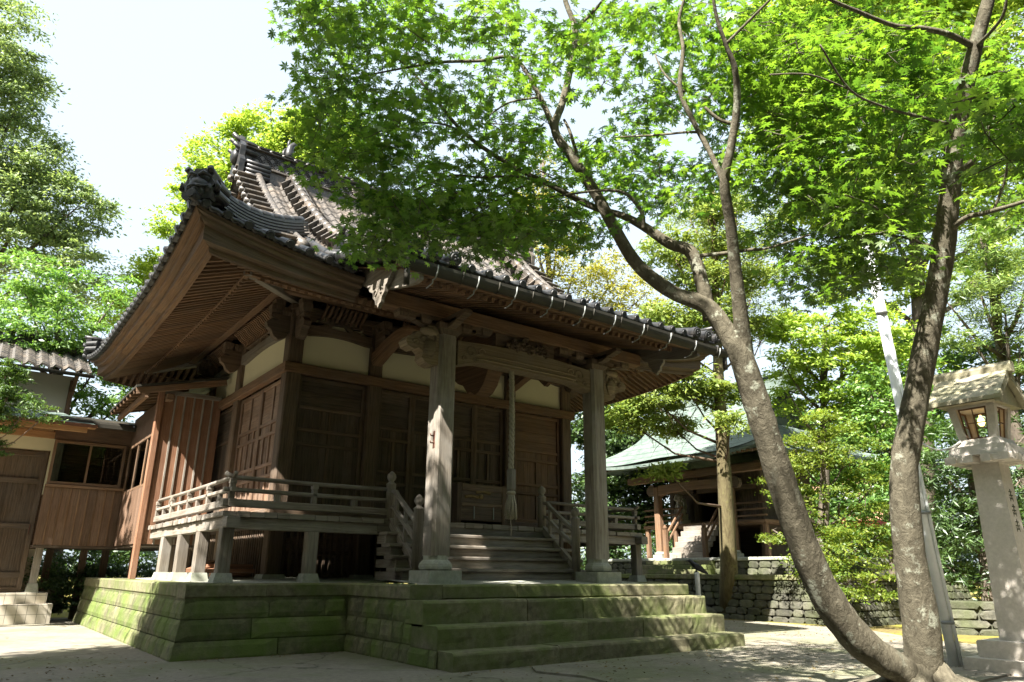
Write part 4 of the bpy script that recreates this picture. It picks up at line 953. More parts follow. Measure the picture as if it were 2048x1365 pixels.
for x in (3.45, 7.0):
    newel(x, VE-.02, 1.98, 2.93); newel(x, -.42, 1.03, 2.43)
    b = MB()
    pts = [(x, VE-.1, 2.56), (x, VE-.20, 2.55), (x, VE-.30, 2.46), (x, -.40, 1.95)]
    b.sweep([(-.035, -.035), (.035, -.035), (.045, .0), (.03, .035), (-.03, .035), (-.045, 0)], pts, side=(1, 0, 0))
    b.sweep([(-.035, -.03), (.035, -.03), (.035, .03), (-.035, .03)], [(x, VE-.1, 2.28), (x, VE-.2, 2.27), (x, VE-.28, 2.20), (x, -.40, 1.66)], side=(1, 0, 0))
    b.sweep([(-.045, -.06), (.045, -.06), (.045, .06), (-.045, .06)], [(x, VE-.06, 2.05), (x, -.38, 1.28)], side=(1, 0, 0))
    for y in (.36, .02): zz = 2.46-(.36-y)*.70; b.box(x-.03, x+.03, y-.03, y+.03, zz-.62, zz+.0, .006)
    b.build('handrail', M['wood_grey'], hall)

# ------------------------------------------------------------------ things on and round the hall
t = thing('offertory_box', 'dark wooden offertory box at the head of the porch stairs behind the bell rope', 'offertory box', (5.55, .98, 2.07))
b = MB(); b.box(4.98, 6.12, .74, 1.22, 2.14, 2.78, .012); b.build('body', M['wood_door'], t)
b = MB()
for x in (4.95, 6.04): b.box(x, x+.11, .72, 1.24, 2.07, 2.86, .012, axis=2)
b.box(5.063, 6.037, .715, .78, 2.72, 2.85, .01); b.box(5.063, 6.037, 1.18, 1.245, 2.72, 2.85, .01); b.box(5.063, 6.037, .72, .735, 2.42, 2.48, .004); b.build('frame', M['wood_dark'], t)
b = MB()
for i in range(8): x = 5.12+i*.115; b.box(x, x+.05, .785, 1.175, 2.79, 2.835, .006)
b.build('slot_bars', M['wood_dark'], t)
b = MB(); b.blob((5.52, .728, 2.62), (.055, .012, .05), 10); b.sweep([(-.03, -.006), (.03, -.006), (.02, .008), (-.02, .008)], [(5.14, .73, 2.60), (5.3, .722, 2.62), (5.46, .728, 2.60)], up=(0, -1, 0)); b.sweep([(-.03, -.006), (.03, -.006), (.02, .008), (-.02, .008)], [(5.40, .73, 2.70), (5.58, .722, 2.72), (5.75, .728, 2.69)], up=(0, -1, 0)); b.build('metal_fitting', M['brass'], t)
for x in (5.35, 5.82):
    b = MB(); b.box(x-.012, x+.012, .712, .726, 2.18, 2.42, .003); b.build('handle', M['hook'], t)
t = thing('bell_rope', 'thick twisted straw bell rope with wooden grip and tassel hanging from the porch beam', 'bell rope', (4.93, PY-.0, 1.8))
b = MB(); n = 70
for s_ in range(3):
    b.tube([(4.93+.026*math.cos(i*.55+s_*2.094)+.02*math.sin(i/n*3), PY+.026*math.sin(i*.55+s_*2.094), 4.80-(4.80-2.88)*i/n) for i in range(n+1)], .030, 6)
b.build('rope', M['straw'], t)
b = MB(); b.lathe([(.07, 2.55), (.086, 2.58), (.086, 2.90), (.07, 2.93)], (4.945, PY, 0), 6, smooth=False); b.build('grip', M['wood_grey'], t)
b = MB(); b.lathe([(.05, 2.55), (.08, 2.53), (.085, 2.50), (.06, 2.475)], (4.945, PY, 0), 14)
for i in range(110):
    a = random.uniform(0, 2*PI); r_ = .115*math.sqrt(random.random()); z1 = 2.08+random.uniform(-.03, .05)
    b.tube([(4.945+.05*math.cos(a), PY+.05*math.sin(a), 2.48), (4.945+r_*.85*math.cos(a+.2), PY+r_*.85*math.sin(a+.2), 2.3), (4.945+r_*math.cos(a), PY+r_*math.sin(a), z1)], [.012, .011, .007], 4)
b.tube([(4.945, PY, 2.15), (4.94, PY, 2.0), (4.96, PY, 1.9), (4.945, PY, 1.78)], .009, 5); b.build('tassel', M['straw'], t)
def plank(bm): tag(bm.build('plank', M['wood_red']), 'reddish plank in the loose pile on the stone floor under the side veranda', 'plank', 'planks stored under the veranda')
for i in range(9):
    b = MB(); y = 1.7+random.uniform(0, 2.0); b.box(.95+random.uniform(0, .2), 1.62, y, y+.18, 1.07+.075*(i % 3), 1.135+.075*(i % 3), .006, axis=1 if i % 2 else 0); plank(b)
for i in range(5):
    b = MB(); y = 1.6+i*.5; b.beam((.86, y, 1.14+.03*(i % 3)), (1.25+.1*i, y+random.uniform(.9, 1.5), 1.15+.05*i), .14, .06, .006); plank(b)

# ================================================================== COVERED CORRIDOR (left of the hall)
co = thing('covered_corridor', 'reddish board-clad covered corridor joining the hall to the house on its left', 'corridor', (0, 8, 0))
AX, AY = .42, 5.90
b = MB(); b.box(AX, 1.645, AY, AY+.03, 1.70, 5.02, 0, axis=2)
for i in range(6): x = AX+.14+i*.2; b.box(x-.10+.002, x+.10-.002, AY-.014, AY-.001, 1.70, 5.0, .003, axis=2)
b.build('wall', M['wood_red'], co)
b = MB()
for i in range(5): x = AX+.24+i*.2; b.box(x-.02, x+.02, AY-.04, AY-.0145, 1.70, 5.0, .004, axis=2)
b.box(AX, 1.64, AY-.05, AY-.015, 4.93, 5.03, .006); b.build('batten', M['wood_grey'], co)
b = MB(); b.box(AX-.12, AX+.0, AY-.06, AY+.10, 1.0, 5.05, .01, axis=2); b.build('corner_post', M['wood_red'], co)
b = MB(); b.box(AX, AX+.04, AY+.1, 9.1, 1.72, 2.95, 0, axis=2); b.box(AX, AX+.04, AY+.1, 9.1, 4.15, 4.85, 0, axis=2)
for i in range(15): y = AY+.2+i*.2; b.box(AX-.014, AX-.001, y-.095, y+.095, 1.72, 2.95, .003, axis=2)
b.build('wall', M['wood_corridor'], co)
def window(f0, n_, parent, w0, w1, z0, z1, mullions=1, fm='wood_eave', glass=None):
    """f0(u, d, z): wall frame; glazed sliding window"""
    b = MB()
    for ua, ub in ((w0, w0+.06), (w1-.06, w1)): slab(b, f0, ua, ub, -.03, .03, z0, z1, .006, True)
    for za, zb in ((z0, z0+.07), (z1-.07, z1)): slab(b, f0, w0+.061, w1-.061, -.03, .033, za, zb, .006)
    for i in range(1, mullions+1): u = w0+(w1-w0)*i/(mullions+1); slab(b, f0, u-.025, u+.025, -.02, .02, z0+.071, z1-.071, .004, True)
    w_ = b.build('window', M[fm], parent); b = MB(); slab(b, f0, w0+.05, w1-.05, -.006, -.001, z0+.06, z1-.06, 0); b.build('pane', M['glass'], w_)
    return w_
k = N('window_glass'); gb = k.n('ShaderNodeBsdfGlossy'); gb.inputs['Roughness'].default_value = .02; tr = k.n('ShaderNodeBsdfTransparent'); tr.inputs[0].default_value = (.55, .58, .55, 1)
ms = k.n('ShaderNodeMixShader'); fr = k.n('ShaderNodeFresnel'); fr.inputs[0].default_value = 1.5; k.l(k.math('MULTIPLY', fr.outputs[0], .5), ms.inputs[0]); k.l(tr.outputs[0], ms.inputs[1]); k.l(gb.outputs[0], ms.inputs[2]); k.l(ms.outputs[0], k.out.inputs[0]); M['glass'] = k.m
fs = lambda u, d, z: (AX+.02-d, u, z)
window(fs, None, co, AY+.12, 9.1, 2.95, 4.15, 2, 'wood_eave')
BX0, BX1, BY = -1.25, AX-.002, 9.14
fb = lambda u, d, z: (u, BY-d, z)
b = MB(); slab(b, fb, BX0, BX1, -.04, 0, 1.72, 3.06, 0); slab(b, fb, BX0, BX1, -.04, 0, 4.18, 4.75, 0)
n = 9
for i in range(n): slab(b, fb, BX0+(BX1-BX0)*i/n+.003, BX0+(BX1-BX0)*(i+1)/n-.003, .001, .015, 1.72, 3.04, .003, True)
b.build('wall', M['wood_corridor'], co)
b = MB()
for i in range(1, n): u = BX0+(BX1-BX0)*i/n; slab(b, fb, u-.018, u+.018, .016, .035, 1.72, 3.04, .004, True)
slab(b, fb, BX0, BX1, -.02, .07, 3.05, 3.11, .006); b.build('batten', M['wood_eave'], co)
window(fb, None, co, BX0+.02, BX1-.08, 3.115, 4.17, 1, 'wood_eave')
b = MB(); slab(b, fb, BX0, BX1+1.2, -.62, -.57, 1.72, 4.75, 0)
for i in range(7): slab(b, fb, BX0, BX1+1.2, -.569, -.56, 3.1+i*.2, 3.28+i*.2, .003)
b.build('inner_wall', M['wood_eave'], co)
for (x, y) in ((.45, 10.3), (-.75, 10.6), (1.1, 6.2), (.75, 8.2), (.0, 10.6)): b = MB(); b.beam((x, y, -.02), (x, y, 1.66), .16, .16, .01, up=(0, 1, 0)); b.build('stilt', M['wood_dark'], co)
b = MB(); b.box(-1.25, 1.6, 9.12, 10.8, 1.66, 1.71, 0); b.box(AX+.02, 1.6, AY+.05, 9.118, 1.66, 1.71, 0); b.build('floor', M['wood_door'], co)
# lean-to roof over the corridor: slopes from the hall to the left, eave rafters below
b = MB(); zq = lambda x: 5.42+(x-1.65)*.26
P = [[(x, y, zq(x)+.05) for y in (5.55, 8.9)] for x in np.linspace(-.22, 1.66, 5)]; Q = [[(x, y, zq(x)) for y in (5.55, 8.9)] for x in np.linspace(-.22, 1.66, 5)]
b.grid(P, False); b.grid(Q, False); b.add([P[0][0], P[-1][0], Q[-1][0], Q[0][0]], [[0, 1, 2, 3]]); b.add([P[0][0], P[0][1], Q[0][1], Q[0][0]], [[0, 1, 2, 3]]); b.build('roof', M['gutter'], co)
b = MB(); b.beam((-.2, 5.62, zq(-.2)-.08), (1.64, 5.62, zq(1.64)-.08), .05, .14, .006)
for i in range(8): y = 5.95+i*.4; b.beam((-.2, y, zq(-.2)-.05), (1.0, y, zq(1.0)-.05), .06, .07, .006)
b.box(-.02, .06, 5.6, 8.9, zq(0)-.24, zq(0)-.10, .006); b.build('rafters', M['wood_eave'], co)
b = MB(); b.beam((.5, 5.62, 4.83), (.5, 5.95, 4.83), .14, .14, .01); b.build('beam_end', M['wood_eave'], co)
b = MB(); P = [[(x, y, z) for x in np.linspace(-1.4, .7, 3)] for y, z in ((8.75, 4.62), (8.76, 4.66), (10.9, 5.1))]; b.grid(P, False); b.box(-1.4, .6, 8.74, 8.80, 4.50, 4.615, .01); b.build('lower_roof', M['gutter'], co)
b = MB()
for i in range(10): b.tube([(.9+.0*i, 8.2+i*.17, 5.3), (.9, 8.2+i*.17+.15, 5.3)], [.10, .09], 10)
for k_ in range(5): b.box(.78-.02*k_, 1.0+.02*k_, 8.2, 9.9, 5.05+.05*k_-.0, 5.09+.05*k_, .006)
b.build('roof_ridge', M['tile_dark'], co)

# ================================================================== HOUSE at the left edge
ho = thing('plaster_house', 'tan plaster house with grey wavy tiled roof and wooden entrance at the left edge', 'house', (-3.2, 12, 0))
b = MB(); b.box(-7, -.95, 11.2, 17, 0, 6.22, 0); b.build('wall', M['plaster_tan'], ho)
b = MB()
for x in (-.95, -2.6): b.box(x-.06, x+.06, 11.12, 11.19, 4.7, 6.1, .01, axis=2)
b.beam((-.92, 10.6, 6.18), (-.92, 11.3, 5.75), .10, .12, .01); b.build('timber', M['wood_eave'], ho)
def small_tile_roof(x0, x1, y0, z0, y1, z1, par, name='roof'):
    nu = int((x1-x0)/.05); nr = int(math.dist((y0, z0), (y1, z1))/.27); P = []
    for i in range(nu+1):
        x = x0+(x1-x0)*i/nu; t = (x/.30) % 1; h = .045*math.sin(2*PI*t)+.02*math.sin(4*PI*t+.6); row = []
        for j in range(nr):
            for f, q in ((0, 1), (.97, 0)):
                g_ = (j+f)/nr; row.append((x, y0+(y1-y0)*g_, z0+(z1-z0)*g_+h+.035*q))
        row = [(x, y0+.01, row[0][2]-.06)]+row; P.append(row)
    b = MB(); b.grid(P, False); return b.build(name, M['tile'], par)
small_tile_roof(-7.2, -.62, 10.35, 6.22, 13.0, 7.35, ho)
b = MB()
for i in range(22): x = -7.2+.3*i; b.tube([(x, 12.95, 7.62), (x+.26, 12.95, 7.61)], [.11, .10], 10)
for k_ in range(4): b.box(-7.2, -.66, 12.82-.02*k_, 13.08+.02*k_, 7.32+.06*(3-k_), 7.37+.06*(3-k_), .006)
for k_ in range(3): b.lathe([(0, 0), (.09, 0), (.1, .04), (.1, .3)], (-.56, 12.95, 7.34+.13*k_), 14, (-1, 0, 0))
b.build('ridge', M['tile_dark'], ho)
b = MB(); b.sweep(pr_, [(-7, 10.28, 6.14), (-.55, 10.28, 6.12)]); b.build('gutter', M['gutter'], ho)
b = MB(); P = [[(x, y, z) for x in np.linspace(-7, -.55, 3)] for y, z in ((10.4, 6.17), (11.2, 6.25))]; b.grid(P, False); b.build('soffit', M['wood_eave'], ho)
# entrance porch with hipped sheet roof
EYF = 9.62
b = MB(); v = [(-6, 8.5, 4.52), (-.5, 8.5, 4.52), (-.5, 11.3, 4.62), (-6, 11.3, 5.15), (-1.1, 10.2, 5.02), (-6, 10.2, 5.02), (-1.1, 11.3, 5.02)]
b.add(v, [[0, 1, 4, 5], [1, 2, 6, 4], [5, 4, 6, 3]]); b.build('canopy_roof', M['copper'], ho)
b = MB(); b.sweep(pr_, [(-6, 8.43, 4.50), (-.48, 8.43, 4.50)]); b.build('canopy_gutter', M['iron'], ho)
b = MB(); b.box(-6, -.66, 8.55, 8.62, 4.32, 4.46, .006); b.box(-6, -.9, EYF-.06, EYF+.06, 4.25, 4.42, .01)
P = [[(x, y, z) for x in (-6, -.45)] for y, z in ((8.5, 4.47), (11.2, 4.6))]; b.grid(P, False); b.build('canopy_fascia', M['wood_pale'], ho)
b = MB(); b.beam((-1.06, EYF, .84), (-1.06, EYF, 4.25), .16, .16, .012, up=(0, 1, 0)); pst = b.build('post', M['wood_grey'], ho)
b = MB(); b.prism([(-.14, -.14), (.14, -.14), (.14, .14), (-.14, .14)], (-1.06, EYF, .62), (1, 0, 0), (0, 1, 0), (0, 0, .24), taper=.7); b.build('footing', M['stone_pale'], pst)
b = MB(); b.box(-6, -1.15, EYF+.0, EYF+.04, 3.95, 4.25, 0); b.box(-1.24, -1.145, EYF, EYF+.04, 2.9, 3.95, 0, axis=2); b.build('transom_wall', M['plaster'], ho)
b = MB(); b.box(-6, -1.26, EYF+.06, EYF+.10, .68, 3.93, 0, axis=2)
for x in (-1.30, -2.42, -3.5): b.box(x-.07, x+.04, EYF-.0, EYF+.058, .68, 3.93, .01, axis=2)
for z in (.72, 1.05, 2.15, 3.2, 3.85): b.box(-6, -1.35, EYF-.01, EYF+.05, z-.06, z+.06, .008)
for i in range(40): x = -1.42-i*.05; b.box(x-.012, x+.012, EYF+.03, EYF+.055, 1.1, 3.2, 0, axis=2)
dr_ = b.build('door', M['wood_dark'], ho); b = MB(); b.box(-1.36, -1.34, EYF-.03, EYF-.012, 1.95, 2.2, .004); b.build('handle', M['iron'], dr_)
def tile_block_mat():
    k = N('cream_step_tile'); o = k.obj(); br = k.n('ShaderNodeTexBrick'); br.offset = 0; br.inputs['Scale'].default_value = 1; br.inputs['Brick Width'].default_value = .2; br.inputs['Row Height'].default_value = .2; br.inputs['Mortar Size'].default_value = .006
    br.inputs['Color1'].default_value = (.52, .47, .38, 1); br.inputs['Color2'].default_value = (.45, .41, .33, 1); br.inputs['Mortar'].default_value = (.2, .19, .16, 1)
    sp = k.n('ShaderNodeSeparateXYZ'); k.l(o, sp.inputs[0]); cb = k.n('ShaderNodeCombineXYZ'); k.l(k.math('ADD', sp.outputs[0], sp.outputs[1]), cb.inputs[0]); k.l(sp.outputs[2], cb.inputs[1]); k.l(cb.outputs[0], br.inputs[0])
    return k.bsdf(br.outputs[0], .6, br.outputs[1], .3, -.004)
M['step_tile'] = tile_block_mat()
t = thing('entrance_steps', 'two cream tiled steps below the wooden entrance door of the house', 'steps', (-2, 9.5, 0))
b = MB(); b.box(-6, -.62, 9.10, 11.15, -.05, .42, .008); b.build('step', M['step_tile'], t); b = MB(); b.box(-6, -.74, 9.36, 11.14, .421, .66, .008); b.build('step', M['step_tile'], t)

# ================================================================== SECOND SHRINE on its stone terrace
te = thing('stone_terrace', 'two-tier rubble stone terrace under the small copper-roofed shrine behind the cedar', 'terrace', (18.5, 3.5, 0))
def rubble(mb, a, b, nrm, z0, z1, bat=.12, s_=.26):
    a, b, nrm = Vector(a), Vector(b), Vector(nrm); d = b-a; L = d.length; d.normalize(); z = z0; row = 0
    while z < z1-.03:
        h = min(random.uniform(.16, .24), z1-z); s = -random.uniform(0, .15)
        while s < L:
            e = s+random.uniform(.8, 1.5)*s_; lo, hi = max(0, s), min(L, e)
            if hi-lo > .05:
                n = 7; c = (lo+hi)/2; ro = (hi-lo)/2+.004; rh = h/2+.004; pts = []; dep = random.uniform(.015, .04)
                def P_(u, v, o): zz = z+h/2+v; return a+d*(c+u)+nrm*(o+bat*(1-(zz-z0)/(z1-z0+.01)))+Vector((0, 0, zz))
                ring = [(ro*math.copysign(abs(math.cos(t))**.6, math.cos(t))*random.uniform(.9, 1.05), rh*math.copysign(abs(math.sin(t))**.6, math.sin(t))*random.uniform(.9, 1.08)) for t in np.linspace(0, 2*PI, 9)[:-1]]
                vs = [P_(u, v, -.05) for u, v in ring]+[P_(u*.98, v*.98, dep*.5) for u, v in ring]+[P_(u*.8, v*.78, dep+random.uniform(-.012, .012)) for u, v in ring]; m_ = 8
                fs = [[q*m_+i, q*m_+(i+1) % m_, (q+1)*m_+(i+1) % m_, (q+1)*m_+i] for q in range(2) for i in range(m_)]+[list(range(2*m_, 3*m_))]
                mb.add(vs, fs, None, False)
            s = e
        z += h; row += 1
TX = 15.2; TYA, TYB = -1.3, 9.0
b = MB(); rubble(b, (TX, TYB, 0), (TX, TYA, 0), (-1, 0, 0), -.05, 1.02, .12, .36); rubble(b, (TX, TYA, 0), (22, TYA, 0), (0, -1, 0), -.05, 1.02, .3)
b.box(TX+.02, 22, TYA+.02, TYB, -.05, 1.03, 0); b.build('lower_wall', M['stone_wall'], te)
b = MB()
for i in range(9): y = TYA+i*1.2; b.box(TX-.06, TX+.5, y+.004, y+1.196, 1.03, 1.17, .02)
b.box(TX+.5, 22, TYA-.05, TYB, 1.035, 1.155, .01); b.build('cap_stone', M['stone_step'], te)
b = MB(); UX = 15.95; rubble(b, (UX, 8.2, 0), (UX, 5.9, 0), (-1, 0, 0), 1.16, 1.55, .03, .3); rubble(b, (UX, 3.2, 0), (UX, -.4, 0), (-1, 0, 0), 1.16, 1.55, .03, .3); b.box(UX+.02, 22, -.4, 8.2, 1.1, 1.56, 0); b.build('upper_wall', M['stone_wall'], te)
b = MB()
for i in range(7): y = -.45+i*1.24; b.box(UX-.06, UX+.5, y+.004, y+1.236, 1.56, 1.66, .02)
b.box(UX+.5, 22, -.4, 8.2, 1.565, 1.65, .01); b.build('upper_cap_stone', M['stone_pale'], te)
for i in range(3):
    b = MB(); b.box(TX+.05+.28*i, UX+.02, 3.2, 5.9, 1.17+.14*i, 1.17+.14*(i+1)-.005, .015); b.build('step', M['stone_step'], te)
s2 = thing('small_shrine', 'small wooden shrine with curved green copper roof beyond the cedar trunk', 'shrine', (19, 4.75, 1.65))
SX, SYC = 17.0, 4.75
for y in (6.28, 3.22):
    b = MB(); b.beam((SX, y, 1.86), (SX, y, 4.1), .24, .24, .03, up=(0, 1, 0)); p = b.build('porch_pillar', M['wood_eave'], s2)
    b = MB(); b.box(SX-.2, SX+.2, y-.2, y+.2, 1.65, 1.80, .02, axis=2); b.lathe([(.18, 1.8), (.2, 1.84), (.15, 1.9)], (SX, y, 0), 8); b.build('footing', M['stone_pale'], p)
    b = MB(); sg = 1 if y > SYC else -1; b.prism([(.1, -.15), (.35, -.18), (.45, -.05), (.42, .1), (.25, .2), (.1, .2)], (SX-.08, y, 4.0), (0, sg, 0), (0, 0, 1), (.16, 0, 0)); b.build('nose_carving', M['wood_dark'], s2)
b = MB(); b.prism([(-1.42, .0), (-1.0, .10), (0, .14), (1.0, .10), (1.42, 0), (1.42, .36), (0, .42), (-1.42, .36)], (SX-.1, SYC, 3.78), (0, 1, 0), (0, 0, 1), (.2, 0, 0)); b.build('rainbow_beam', M['wood_eave'], s2)
b = MB(); b.box(SX-.14, SX+.14, 1.9, 7.6, 4.3, 4.52, .01, axis=1); 
for y in np.arange(.9, 8.7, .17): b.beam((15.75, y, 4.72), (18, y, 5.15), .06, .08, .004)
b.build('eave_rafters', M['wood_eave'], s2)
b = MB()
for y in (6.6, 5.5, 4.0, 2.9): b.beam((18.2, y, 1.65), (18.2, y, 4.8), .2, .2, .02, up=(0, 1, 0))
for z in (2.85, 3.98, 4.7): b.box(18.1, 18.3, 2.99, 6.51, z-.08, z+.08, .01, axis=1)
b.build('frame', M['wood_dark'], s2)
b = MB(); b.box(18.28, 18.33, 5.6, 6.5, 2.9, 4.7, 0); b.box(18.28, 18.33, 3.0, 3.9, 2.9, 4.7, 0); b.box(18.35, 21.2, 2.9, 2.96, 1.7, 4.8, 0); b.box(18.35, 21.2, 6.54, 6.6, 1.7, 4.8, 0); b.box(21.2, 21.26, 2.9, 6.6, 1.7, 4.8, 0); b.box(18.25, 18.32, 3.92, 5.58, 4.06, 4.7, 0); b.build('wall', M['wood_door'], s2)
b = MB(); b.box(17.3, 21.2, 2.2, 7.3, 2.72, 2.82, .01)
for y in (2.3, 3.6, 5.9, 7.2): b.box(17.35, 17.5, y-.07, y+.07, 1.65, 2.72, .01, axis=2)
b.build('veranda', M['wood_eave'], s2)
for i in range(6):
    b = MB(); b.box(16.45+.16*i, 16.45+.16*i+.24, 4.05, 5.42, 1.66+.18*i, 1.66+.18*(i+1), .008, axis=1); b.build('stair_step', M['wood_grey'], s2)
for y in (5.55, 3.92):
    b = MB()
    for dz in (.30, .58): b.beam((16.5, y, 1.85+dz), (17.4, y, 2.85+dz), .06, .07, .01)
    b.beam((16.45, y, 1.65), (16.45, y, 2.6), .14, .14, .01, up=(0, 1, 0)); b.lathe([(.07, 2.6), (.08, 2.66), (.02, 2.76)], (16.45, y, 0), 10)
    ya, yb = (y, 7.3) if y > SYC else (2.2, y)
    for dz in (.14, .34, .55): b.box(17.38, 17.44, ya, yb, 2.82+dz-.03, 2.82+dz+.03, .008)
    b.build('railing', M['wood_eave'], s2)
# curved roof: four slopes with ridge along y
def r2z(s): return 4.78+.42*s+.20*s*s-.006*s**3
b = MB()
HL = 4.05; RX = 18.9; DX = 3.25
for sg in (-1, 1):
    P = []
    for i in range(37):
        q = -1+2*i/36; row = []
        for j in range(14):
            s = 2.75*j/13; half = HL-min(s, 1.55)*.85; l_ = .35*abs(q)**4*math.exp(-s/.9); row.append((RX+sg*(DX-s*DX/2.75*.97), SYC+q*half, r2z(s)+l_+.10*(1 if sg < 0 else 0)*math.exp(-(q/.42)**2)*math.exp(-s)))
        P.append(row)
    b.grid(P, True)
    P2 = []
    for i in range(17):
        q = -1+2*i/16; row = []
        for j in range(8):
            s = 1.55*j/7; row.append((RX+q*(DX-s*DX/2.75*.97), SYC+sg*(HL-s*.85), r2z(s)+.35*abs(q)**4*math.exp(-s/.9)))
        P2.append(row)
    b.grid(P2, True)
    b.prism([(-1.45, r2z(1.4)), (1.45, r2z(1.4)), (.1, r2z(2.7)), (-.1, r2z(2.7))], (RX, SYC+sg*(HL-1.6*.85-.3), 0), (1, 0, 0), (0, 0, 1), (0, .05, 0))
b.build('roof', M['copper'], s2)
b = MB(); b.grid([[(RX+sx*(DX-.02), SYC+q*HL*.995, 4.76+.35*abs(q)**4-dz) for q in np.linspace(-1, 1, 25)] for sx, dz in ((-1, 0), (-1, .10), (-.92, .12))], False); b.grid([[(RX+q*DX*.99, SYC+sx*HL*.995, 4.76+.35*abs(q)**4-dz) for q in np.linspace(-1, 1, 17)] for sx, dz in ((-1, 0), (-1, .1), (-.93, .12))], False); b.build('eave_edge', M['copper'], s2)
b = MB(); zt = r2z(2.75); b.box(RX-.2, RX+.2, SYC-2.9, SYC+2.9, zt-.1, zt+.35, .03); b.box(RX-.28, RX+.28, SYC-3.0, SYC+3.0, zt+.352, zt+.42, .02)
for sg in (-1, 1): b.prism([(-.45, -.3), (-.5, .1), (-.3, .35), (-.15, .65), (0, .72), (.15, .65), (.3, .35), (.5, .1), (.45, -.3)], (RX, SYC+sg*2.95, zt), (1, 0, 0), (0, 0, 1), (0, sg*.15, 0))
b.build('ridge', M['copper'], s2)
kd = thing('guardian_statue', 'small seated stone guardian lion on a pedestal beside the small shrine stairs', 'statue', (17.9, 6.05, 2.82))
b = MB(); b.box(17.6, 18.1, 5.78, 6.28, 2.83, 3.0, .02); b.box(17.66, 18.04, 5.83, 6.23, 3.0, 3.2, .02); b.build('pedestal', M['granite'], kd)
b = MB(); c = Vector((17.85, 6.03, 3.2))
b.blob(c+Vector((.10, 0, .16)), (.17, .13, .17), 12); b.blob(c+Vector((0, 0, .32)), (.14, .12, .2), 12); b.blob(c+Vector((-.08, 0, .56)), (.14, .14, .14), 12, jit=.06); b.blob(c+Vector((-.2, 0, .52)), (.07, .08, .06), 10)
for q in (-1, 1): b.tube([c+Vector((-.08, q*.07, .32)), c+Vector((-.13, q*.08, .14)), c+Vector((-.15, q*.08, .02)), c+Vector((-.2, q*.08, .02))], [.055, .045, .045, .04], 8); b.blob(c+Vector((.08, q*.12, .1)), (.13, .06, .10), 8); b.blob(c+Vector((-.06, q*.12, .64)), (.03, .03, .05), 6)
for i in range(10): a = 2*PI*i/10; b.blob(c+Vector((.0, .14*math.cos(a), .54+.14*math.sin(a))), (.05, .04, .05), 6)
b.tube([c+Vector((.24, 0, .1)), c+Vector((.30, 0, .3)), c+Vector((.24, 0, .5)), c+Vector((.30, 0, .58))], [.05, .07, .06, .01], 8); b.build('body', M['granite'], kd)
# low rubble wall along the back of the yard
lw = MB(); rubble(lw, (14.6, -3.2, 0), (15.3, -5.1, 0), (-.93, -.35, 0), -.05, .68, .05, .5); rubble(lw, (15.3, -5.1, 0), (17.2, -9.5, 0), (-.93, -.35, 0), -.05, .68, .05, .5)
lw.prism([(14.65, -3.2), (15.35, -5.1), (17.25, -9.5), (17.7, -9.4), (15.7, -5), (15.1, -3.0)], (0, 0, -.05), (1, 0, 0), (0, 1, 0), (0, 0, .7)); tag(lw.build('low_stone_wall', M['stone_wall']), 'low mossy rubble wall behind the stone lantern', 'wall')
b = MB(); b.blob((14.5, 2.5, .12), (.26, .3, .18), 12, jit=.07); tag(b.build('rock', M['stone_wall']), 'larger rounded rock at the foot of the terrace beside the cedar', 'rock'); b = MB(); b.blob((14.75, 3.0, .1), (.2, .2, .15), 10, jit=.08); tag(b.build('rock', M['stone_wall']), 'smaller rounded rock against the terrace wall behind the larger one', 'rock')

# ================================================================== CROW on a post
po = thing('white_post', 'slim white wooden post carrying a black crow', 'post', (12.0, .72, 0))
b = MB(); b.lathe([(.062, -.02), (.06, 1.18), (.05, 1.215), (.02, 1.225)], (12, .72, 0), 12); b.build('shaft', M['white'], po)
cr = thing('crow', 'black crow perched on the white post looking left', 'bird', (12, .72, 1.225))
fwd = Vector((-.75, .55, 0)).normalized(); c = Vector((12, .72, 1.225)); sd_ = Vector((fwd.y, -fwd.x, 0)); up_ = Vector((0, 0, 1))
b = MB(); prf = [(-.27, -.06, .018), (-.17, .0, .05), (-.08, .065, .075), (.0, .115, .08), (.07, .165, .065), (.11, .205, .05), (.14, .232, .048), (.17, .24, .04), (.20, .236, .02)]
b.tube([c+fwd*x+up_*(z+.02) for x, z, r_ in prf], [r_ for _, _, r_ in prf], 12)
for q in (-1, 1):
    b.sweep([(-.05, -.008), (.05, -.008), (.05, .008), (-.05, .008)], [c+fwd*.06+sd_*q*.075+up_*.15, c-fwd*.06+sd_*q*.075+up_*.09, c-fwd*.24+sd_*q*.03-up_*.02], side=up_, scl=[.8, 1, .35])
    b.tube([c+sd_*q*.03+up_*.06+fwd*.01, c+sd_*q*.03+fwd*.02, c+sd_*q*.03+fwd*.05], [.012, .009, .008], 6)
b.sweep([(-.035, -.006), (.035, -.006), (.035, .006), (-.035, .006)], [c-fwd*.2-up_*.02, c-fwd*.38-up_*.12], side=sd_); b.build('body', M['black'], cr)
b = MB(); b.tube([c+fwd*.19+up_*.258, c+fwd*.24+up_*.256, c+fwd*.275+up_*.245], [.017, .013, .003], 8); b.build('beak', M['black'], cr)
fb_ = thing('flying_bird', 'tiny bird gliding in the open sky left of the roof', 'bird', W(124, 184, 45)); c = W(124, 184, 45); b = MB()
b.tube([c-AX_R*.14, c, c+AX_R*.16], [.015, .05, .02], 6); b.sweep([(-.07, -.006), (.07, -.006), (.07, .006), (-.07, .006)], [c-AX_F*.4+AX_U*.12, c, c+AX_F*.4+AX_U*.10], side=AX_R, scl=[.3, 1, .3]); b.build('body', M['black'], fb_)

